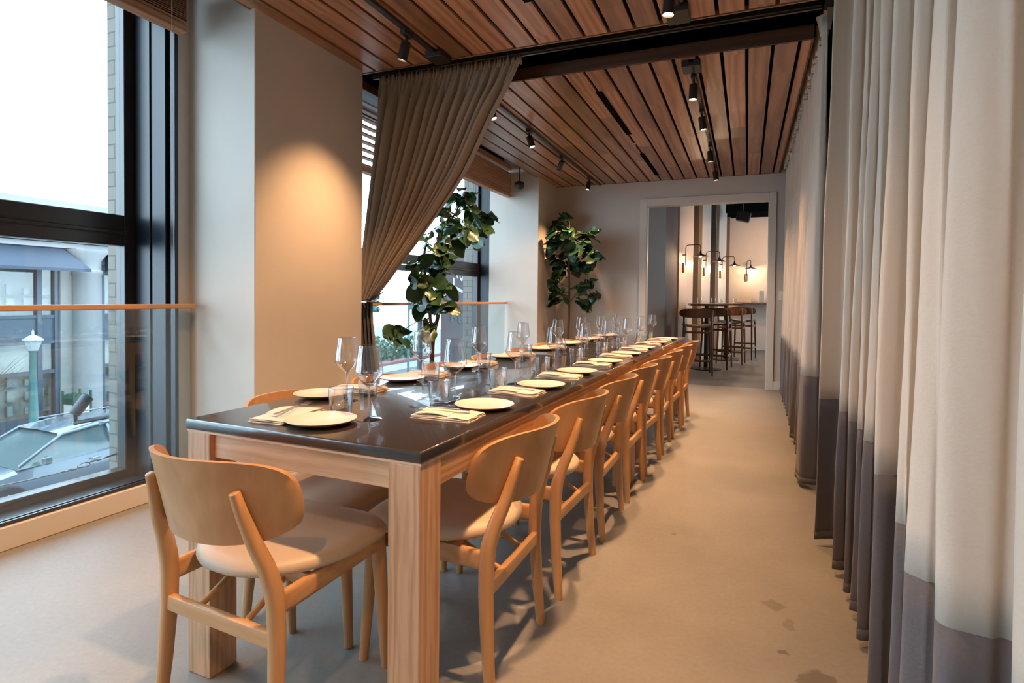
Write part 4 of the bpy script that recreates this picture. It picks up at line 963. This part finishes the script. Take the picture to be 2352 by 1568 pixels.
for k, s_ in enumerate((0.22, 1.66, 3.1)):
    p = P0 + dW * s_ + Vector((0, 0, 1.73)) ; q = nW * 0.001
    sconce(p + q, Vector((nW.x, nW.y - 0.0, 0)), 'black swan neck sconce on the %s white pier beyond the doorway' % ORD[k])
sconce(Vector((-0.03, 14.148, 1.73)), Vector((0.35, -1, 0)).normalized(), 'black swan neck sconce on the bar room back wall')
t = thing('hanging_speaker', 'black box speaker hanging in the bar room', 'speaker', (-0.10, 12.6, 0))
b = bm_new(); box(b, -0.13, 0.13, -0.1, 0.1, 2.72, 2.92, 0.02, 2, Matrix.Translation((0, 0, 2.8)) @ Matrix.Rotation(0.25, 4, 'Y') @ Matrix.Translation((0, 0, -2.8))); obj('cabinet', b, M['blackmetal'], t)
b = bm_new(); tube(b, [(0, 0, 2.9), (0, 0, 3.35)], 0.012, 8); obj('bracket', b, M['blackmetal'], t, True)

# ================================================================ OUTSIDE
G = -2.9
b = bm_new(); box(b, -17.0, -3.6, -14, 60, G - 0.3, G); struct('ground_street', b, M['street'])
b = bm_new(); box(b, -60.0, -17.0, -14, 60, G - 0.3, G + 0.14); struct('ground_pavement', b, M['walk'])
# brick reveals of our own building
b = bm_new()
for y0, y1 in ((W1[1] - 0.01, W2[0] + 0.04), (W2[1] - 0.03, 9.5)):
    box(b, -3.665, -3.525, y0, y1, G, 3.35)
box(b, -3.665, -3.525, W1[1] - 0.04, 9.5, G, -0.02)
box(b, -3.665, -3.525, -3.2, W1[0], G, 3.35); box(b, -3.665, -3.525, W1[0], W1[1] - 0.04, G, -0.02)
struct('wall_outside', b, M['brick'])
# facade across the street
XF = -18.45
fb = thing('shop_building', 'pale classical shopfront building across the street', 'building', (XF, 9, G))
def fpart(nm, m, boxes, bev=0.0, label=None):
    b = bm_new()
    for (x0, x1, y0, y1, z0, z1) in boxes: box(b, x0 - XF, x1 - XF, y0 - 9, y1 - 9, z0 - G, z1 - G, bev, 1)
    o = obj(nm, b, m, fb)
    if label: o['label'] = label
    return o
fpart('wall', M['facade'], [(XF - 0.4, XF, 10.50, 11.66, G, 2.2), (XF - 0.4, XF, 3.9, 4.9, G, 2.2), (XF - 0.4, XF - 0.1, -4, 17, 2.0, 2.9), (XF - 0.4, XF, 16.5, 17.3, G, 2.2)])
fpart('cornice', M['facade_w'], [(XF - 0.4, XF + 0.10 + 0.13 * k, -4, 18, 2.42 + 0.16 * k, 2.56 + 0.16 * k) for k in range(4)] + [(XF - 0.4, XF + 0.3, 10.75, 11.75, 2.3, 2.42)])
fpart('parapet', M['facade'], [(XF - 0.6, XF - 0.2, -4, 18, 3.06, 3.55), (XF - 0.6, XF + 0.35, -4, 18, 3.5, 3.72)])
for yc in (11.17,):
    b = bm_new(); lathe(b, [(0.42, 0), (0.42, 0.25), (0.37, 0.3), (0.36, 4.55), (0.40, 4.6), (0.40, 4.68), (0.34, 4.72), (0.36, 5.0), (0.50, 5.2), (0.52, 5.3), (0, 5.3)], 28, Matrix.Translation((0.1, yc - 9, 0))); obj('column', b, M['facade_w'], fb, True, 40)
glassb = []; frames = []
for y0, y1 in ((4.9, 10.5), (11.66, 16.5)):
    glassb.append((XF - 0.35, XF - 0.3, y0, y1, G, 2.2))
fpart('shop_interior', M['shoplight'], [(XF - 0.36, XF - 0.33, y0, y1, G, 2.1) for y0, y1 in ((4.9, 10.5), (11.66, 16.5))])
mz = [(-0.27, 0.43)]
fr = []
for y0, y1 in ((4.9, 10.5), (11.66, 16.5)):
    for z in (G + 0.14, -1.15, -0.30, 0.43, 1.95): fr.append((XF - 0.2, XF - 0.08, y0, y1, z - 0.04, z + 0.05))
    fr.append((XF - 0.22, XF - 0.06, y0, y1, G + 0.1, G + 0.5))
    for y in ([y0 + 0.06, 6.3, 7.6, 8.9, 10.0, 10.44] if y0 < 10 else [y0 + 0.06, 13.2, 14.8, 16.44]): fr.append((XF - 0.22, XF - 0.06, y - 0.06, y + 0.06, G, 2.0))
fpart('shopfront_frame', M['mullion'], fr)
fpart('spandrel', M['bluepanel'], [(XF - 0.2, XF - 0.12, y0, y1, -0.26, 0.39) for y0, y1 in ((4.9, 10.5), (11.66, 16.5))])
fpart('shop_glass', M['pane'], [(XF - 0.16, XF - 0.15, y0, y1, G + 0.5, 2.0) for y0, y1 in ((4.9, 10.5), (11.66, 16.5))])
b = bm_new()
def awn(b, y0, y1):
    A = [b.verts.new(Vector(p) - Vector((XF, 9, G))) for p in ((XF + 0.02, y0, 2.40), (XF + 0.02, y1, 2.40), (XF + 1.15, y1 + 0.1, 1.80), (XF + 1.15, y0 - 0.1, 1.80), (XF + 0.02, y1, 1.80), (XF + 0.02, y0, 1.80), (XF + 1.15, y1 + 0.1, 1.72), (XF + 1.15, y0 - 0.1, 1.72))]
    for f in ((0, 1, 2, 3), (1, 4, 2), (0, 3, 5), (3, 2, 6, 7)): b.faces.new([A[i] for i in f])
awn(b, 4.8, 10.55); awn(b, 11.75, 16.6)
obj('awning', b, M['awning'], fb)
# shop display shelves glimpsed inside
sh = []
rs = random.Random(2)
for y0, y1 in ((4.9, 10.4), (11.7, 16.4)):
    y = y0
    while y < y1 - 0.2:
        for z in (-2.3, -1.9, -1.5, 0.7, 1.05):
            w_ = rs.uniform(0.08, 0.35)
            if rs.random() < 0.75: sh.append((XF - 0.32, XF - 0.25, y, y + w_, z, z + rs.uniform(0.1, 0.32)))
        y += rs.uniform(0.25, 0.5)
o = fpart('display_goods', M['menu'], sh[::2]); o['kind'] = 'stuff'
o = fpart('display_goods', M['facade_w'], sh[1::2]); o['kind'] = 'stuff'

# street lamp
t = thing('street_lamp', 'verdigris street lamp post with a white lantern outside the near window', 'street lamp', (-17.2, 9.13, G + 0.14)); t.scale = (1.2, 1.2, 0.85)
h = 0.52 - G
b = bm_new(); lathe(b, [(0.2, 0), (0.2, 0.3), (0.12, 0.4), (0.095, 0.5), (0.075, 1.5), (0.062, 2.72), (0.08, 2.76), (0.05, 2.8), (0, 2.8)], 16); obj('post', b, M['verdigris'], t, True, 40)
b = bm_new(); lathe(b, [(0.085, 2.78), (0.10, 2.82), (0.16, 3.06), (0.165, 3.1), (0, 3.1)], 8); obj('lantern', b, M['lampglass'], t)
b = bm_new(); lathe(b, [(0.19, 3.09), (0.195, 3.12), (0.10, 3.22), (0.03, 3.27), (0.02, 3.30), (0.03, 3.33), (0.008, 3.42), (0, 3.43)], 16); obj('finial_cap', b, M['lampglass'], t, True, 40)
# second street tree trunks (bare)
t = thing('bare_street_tree', 'small leafless tree on the pavement left of the street lamp', 'tree', (-17.35, 8.05, G + 0.14))
b = bm_new(); rt = random.Random(8)
sweep(b, [(0, 0, 0), (0.02, 0.03, 0.7), (0, 0.0, 1.1)], [0.05, 0.04, 0.035], 8); obj('trunk', b, M['bark'], t, True)
b = bm_new()
for k in range(46):
    a = rt.uniform(0, 2 * PI); r_ = rt.uniform(0.3, 0.95); z = rt.uniform(1.5, 2.6)
    sweep(b, [(0, 0, 0.8 + rt.random() * 0.3), (0.4 * r_ * math.cos(a), 0.4 * r_ * math.sin(a), (1.1 + z) / 2), (r_ * math.cos(a + 0.3), r_ * math.sin(a + 0.3), z)], [0.013, 0.008, 0.003], 5)
o = obj('branches', b, M['bark'], t, True)
# green kiosk box
t = thing('newspaper_box', 'green and white notice kiosk on the far pavement', 'kiosk', (-17.6, 10.42, G + 0.14)); t.scale = (0.8, 0.8, 0.9)
b = bm_new(); box(b, -0.3, 0.3, -0.28, 0.28, 0, 0.85, 0.01, 1); obj('cabinet', b, M['whiteplastic'], t)
b = bm_new()
for sx in (-0.3, 0.3):
    for sy in (-0.28, 0.28): tube(b, [(sx, sy, 0), (sx, sy, 1.22)], 0.04, 8)
obj('corner_posts', b, M['kgreen'], t, True, 40)
b = bm_new(); prism(b, [(-0.3, 0.82), (0.3, 0.82), (0.3, 1.0), (0.16, 1.12), (-0.16, 1.12), (-0.3, 1.0)], -0.33, 0.33, Matrix(((0, 0, 1, 0), (1, 0, 0, 0), (0, 1, 0, 0), (0, 0, 0, 1)))); obj('arched_top', b, M['kgreen'], t)
# parked car
def car(x, y, label, paint):
    t = thing('parked_car', label, 'car', (x, y, G))
    # stations along local y (front at -2.3): (y, z shoulder, half width)
    b = bm_new(); st = [(-2.32, 0.62, 0.62), (-2.2, 0.70, 0.78), (-1.7, 0.82, 0.88), (-1.05, 0.93, 0.91), (-0.3, 0.96, 0.92), (0.8, 0.98, 0.92), (1.8, 1.0, 0.90), (2.2, 0.98, 0.84), (2.33, 0.85, 0.74)]
    rows = []
    for (yy, zs_, hw) in st:
        prof = [(-hw * 0.9, 0.22), (-hw, 0.35), (-hw, zs_ * 0.75), (-hw * 0.96, zs_ * 0.95), (-hw * 0.80, zs_), (0, zs_ + 0.025), (hw * 0.80, zs_), (hw * 0.96, zs_ * 0.95), (hw, zs_ * 0.75), (hw, 0.35), (hw * 0.9, 0.22)]
        rows.append([Vector((px, yy, pz)) for px, pz in prof])
    V = grid(b, rows); b.faces.new(V[0]); b.faces.new(list(reversed(V[-1])))
    obj('body', b, paint, t, True, 50)
    b = bm_new(); st = [(-1.25, 0.93, 0.80, 0.0), (-0.45, 1.36, 0.66, 0), (0.2, 1.44, 0.65, 0), (1.2, 1.42, 0.65, 0), (1.85, 1.32, 0.62, 0), (2.18, 0.98, 0.74, 0)]
    rows = [[Vector((-0.84, yy, 0.90)), Vector((-hw * 1.08, yy, 0.5 * (0.9 + z) )), Vector((-hw, yy, z - 0.03)), Vector((0, yy, z)), Vector((hw, yy, z - 0.03)), Vector((hw * 1.08, yy, 0.5 * (0.9 + z))), Vector((0.84, yy, 0.90))] for yy, z, hw, _ in st]
    V = grid(b, rows); obj('windows', b, M['carglass'], t, True, 50)
    b = bm_new(); rr_ = [(-0.50, 1.375, 0.66), (0.2, 1.455, 0.66), (1.2, 1.435, 0.66), (1.85, 1.335, 0.63)]
    V = grid(b, [[Vector((-hw, yy, z - 0.05)), Vector((-hw * 0.9, yy, z)), Vector((0, yy, z + 0.015)), Vector((hw * 0.9, yy, z)), Vector((hw, yy, z - 0.05))] for yy, z, hw in rr_]); obj('roof', b, paint, t, True, 50)
    b = bm_new()
    for s in (-1, 1):
        sweep(b, [(s * 0.80, -1.22, 0.95), (s * 0.68, -0.46, 1.36), (s * 0.67, 0.2, 1.42), (s * 0.67, 1.2, 1.40), (s * 0.64, 1.88, 1.28), (s * 0.76, 2.2, 0.97)], [0.03] * 6, 8)
        sweep(b, [(s * 0.70, 0.35, 1.40), (s * 0.83, 0.42, 0.96)], [0.03] * 2, 8); tube(b, [(s * 0.55, -0.2, 1.50), (s * 0.55, 1.5, 1.49)], 0.018, 6)
    obj('pillars', b, paint, t, True, 50)
    for yy in (-1.45, 1.42):
        for s in (-1, 1):
            b = bm_new(); lathe(b, [(0.2, -0.11), (0.32, -0.11), (0.345, -0.07), (0.345, 0.07), (0.32, 0.11), (0.2, 0.11)], 28, Matrix.Translation((s * 0.84, yy, 0.345)) @ Matrix.Rotation(PI / 2, 4, 'Y')); wl = obj('wheel', b, M['tyre'], t, True, 40)
            b = bm_new(); mt = Matrix.Translation((s * 0.84, yy, 0.345)) @ Matrix.Rotation(PI / 2 * s, 4, 'Y'); lathe(b, [(0, 0.09), (0.05, 0.1), (0.06, 0.07), (0.185, 0.07), (0.21, 0.11), (0.215, 0.08)], 24, mt)
            for q in range(6):
                a = q * PI / 3; sweep(b, [mt @ Vector((0.04 * math.cos(a), 0.04 * math.sin(a), 0.1)), mt @ Vector((0.2 * math.cos(a), 0.2 * math.sin(a), 0.105))], [0.022, 0.018], 6)
            obj('rim', b, M['steel'], wl, True, 40)
    for s in (-1, 1):
        b = bm_new(); box(b, s * 0.93, s * 1.08, -0.95, -0.83, 0.94, 1.08, 0.03, 2); obj('wing_mirror', b, M['carglass'], t)
        b = bm_new(); box(b, s * 0.925 - 0.01, s * 0.925 + 0.01, -0.1, 0.08, 0.82, 0.845, 0.004, 1); box(b, s * 0.925 - 0.01, s * 0.925 + 0.01, 0.85, 1.03, 0.83, 0.855, 0.004, 1); obj('door_handle', b, M['steel'], t)
        b = bm_new(); box(b, s * 0.55 - 0.14, s * 0.55 + 0.14, -2.32, -2.15, 0.6, 0.72, 0.03, 2); obj('headlamp', b, M['lampglass'], t)
    return t
car(-12.6, 7.25, 'silver blue estate car parked in the street below the near window', M['carpaint'])
car(-15.9, 5.0, 'silver car parked on the far side of the street', M['steel'])
# exterior floodlight on an arm
t = thing('outdoor_floodlight', 'black cylindrical floodlight on an arm outside the near window', 'floodlight', (-3.95, 2.33, 0.30))
b = bm_new(); tube(b, [(0.284, 0.09, 0.06), (0, 0, 0.0)], 0.014, 8); obj('arm', b, M['blackmetal'], t, True, 40)
b = bm_new(); tube(b, [(0, 0, -0.012), (0, 0, 0.06)], 0.011, 8); obj('elbow', b, M['blackmetal'], t, True, 40)
b = bm_new(); lathe(b, [(0, 0), (0.028, 0.002), (0.033, 0.01), (0.036, 0.13), (0.033, 0.13), (0.03, 0.115), (0, 0.115)], 20, Matrix.Translation((0, -0.01, 0.055)) @ Matrix.Rotation(-0.7, 4, 'X')); obj('lamp_head', b, M['mullion'], t, True, 40)
# safety cable outside the pane with its shackle
t = thing('safety_cable', 'slack steel cable with a shackle across the lower near window', 'cable', (-3.60, 2.3, 0))
b = bm_new(); tube(b, catmull([(0, -3.4, 0.36), (0, -2.3, 0.27), (0, -1.2, 0.165), (0, -0.5, 0.112), (0, -0.22, 0.105)], 6), 0.0035, 6); obj('wire', b, M['cable'], t, True)
b = bm_new()
for k in range(3):
    c = Vector((0, -0.20 + 0.065 * k, 0.105 + 0.010 * k)); pts = [c + Vector((0.0 if k % 2 else 0.012 * math.sin(a), 0.035 * math.cos(a), 0.012 * math.sin(a) if k % 2 else 0.0)) for a in [2 * PI * i / 12 for i in range(13)]]
    sweep(b, pts, [0.0035] * 13, 6, cap=False)
obj('shackle_links', b, M['cable'], t, True)
b = bm_new(); tube(b, [(0, -0.02, 0.128), (0, 0.06, 0.135)], 0.006, 8); obj('eye_bolt', b, M['cable'], t, True)

# seen through the tree window
t = thing('sign_banner', 'plum banner with white script lettering outside the tree window', 'banner', (-5.0, 9.42, 0))
b = bm_new(); box(b, -0.03, 0.03, -0.45, 0.32, -0.55, 2.4, 0.004, 1); obj('cloth', b, M['purple'], t)
def txt(body, size, mt, m, par, shear=0.25):
    c = bpy.data.curves.new('txt', 'FONT'); c.body = body; c.size = size; c.extrude = 0.004; c.shear = shear; c.align_x = 'LEFT'
    o = bpy.data.objects.new('txt', c); C.objects.link(o); dg = bpy.context.evaluated_depsgraph_get(); me = bpy.data.meshes.new_from_object(o.evaluated_get(dg)); bpy.data.objects.remove(o)
    me.transform(mt); me.materials.append(m); q = bpy.data.objects.new('lettering', me); C.objects.link(q); q.parent = par; return q
# text plane faces +x (towards the room), reading upwards
MT = Matrix(((0, 0, 1, 0.034), (0, -1, 0, 0.20), (1, 0, 0, 1.02), (0, 0, 0, 1)))
txt('Ta', 0.56, Matrix(((0, 0, 1, 0.036), (0, -1, 0, 0.26), (1, 0, 0, 1.06), (0, 0, 0, 1))), M['signwhite'], t)
b = bm_new()
for k in range(3): tube(b, [(0.034, -0.12 + 0.0 * k + 0.07 * math.cos(a) * (1 - 0.25 * k), 0.72 + 0.04 * k + 0.05 * math.sin(a)) for a in [PI * 1.5 * i / 8 for i in range(9)]], 0.012, 6)
for k in range(2): tube(b, [(0.034, 0.17 + 0.06 * math.cos(a), 0.70 + 0.07 * k + 0.045 * math.sin(a)) for a in [PI * 1.6 * i / 8 for i in range(9)]], 0.014, 6)
obj('teal_mark', b, M['teal'], t, True)
b = bm_new(); box(b, 0.03, 0.034, -0.25, -0.13, 0.9, 1.0); obj('notice', b, M['signwhite'], t)
b = bm_new(); tube(b, [(-5.3, 8.72, G), (-5.3, 8.72, 1.15)], 0.045, 12); tag(obj('street_post', b, M['mullion'], None, True, 40), 'dark post outside the tree window left of the banner', 'post')
b = bm_new(); rh = random.Random(12)
for k in range(900):
    c = Vector((rh.gauss(-20.5, 0.55), rh.uniform(25.5, 33.5), G + 0.2 + abs(rh.gauss(0, 0.62))))
    if c.z > G + 1.65: continue
    s = rh.uniform(0.12, 0.24); a = Vector((rh.uniform(-1, 1), rh.uniform(-1, 1), rh.uniform(-1, 1))).normalized(); e = a.orthogonal().normalized(); f_ = a.cross(e)
    b.faces.new([b.verts.new(c + e * s), b.verts.new(c + f_ * s * 0.6), b.verts.new(c - e * s), b.verts.new(c - f_ * s * 0.6)])
o = obj('hedge', b, M['hedge']); tag(o, 'low green hedge across the street in the far window', 'hedge')
b = bm_new(); box(b, -18.9, -18.6, 24, 45, G + 0.14, G + 0.30, 0.02, 1); tag(obj('painted_kerb', b, M['red']), 'red painted kerb below the hedge', 'kerb')
for k, (y, z, lab) in enumerate(((15.5, 0.9, 'teal traffic signal nearest the tied curtain'), (17.9, 0.95, 'teal traffic signal just left of the fig trunk'))):
    t = thing('traffic_signal', lab, 'traffic signal', (-11.2, y, z))
    b = bm_new(); box(b, -0.1, 0.1, -0.12, 0.12, -0.3, 0.3, 0.03, 2); obj('housing', b, M['verdigris'], t)
    b = bm_new()
    for q in range(3): lathe(b, [(0.085, 0), (0.095, 0.12), (0.085, 0.12)], 12, Matrix.Translation((0.1, 0, -0.2 + 0.2 * q)) @ Matrix.Rotation(PI / 2, 4, 'Y'))
    obj('visors', b, M['verdigris'], t, True)
    b = bm_new(); tube(b, [(-0.16, 0, G - z), (-0.16, 0, 0.35)], 0.045, 8); tube(b, [(-0.16, 0, 0.2), (0, 0, 0.2)], 0.02, 6); obj('post', b, M['verdigris'], t, True)
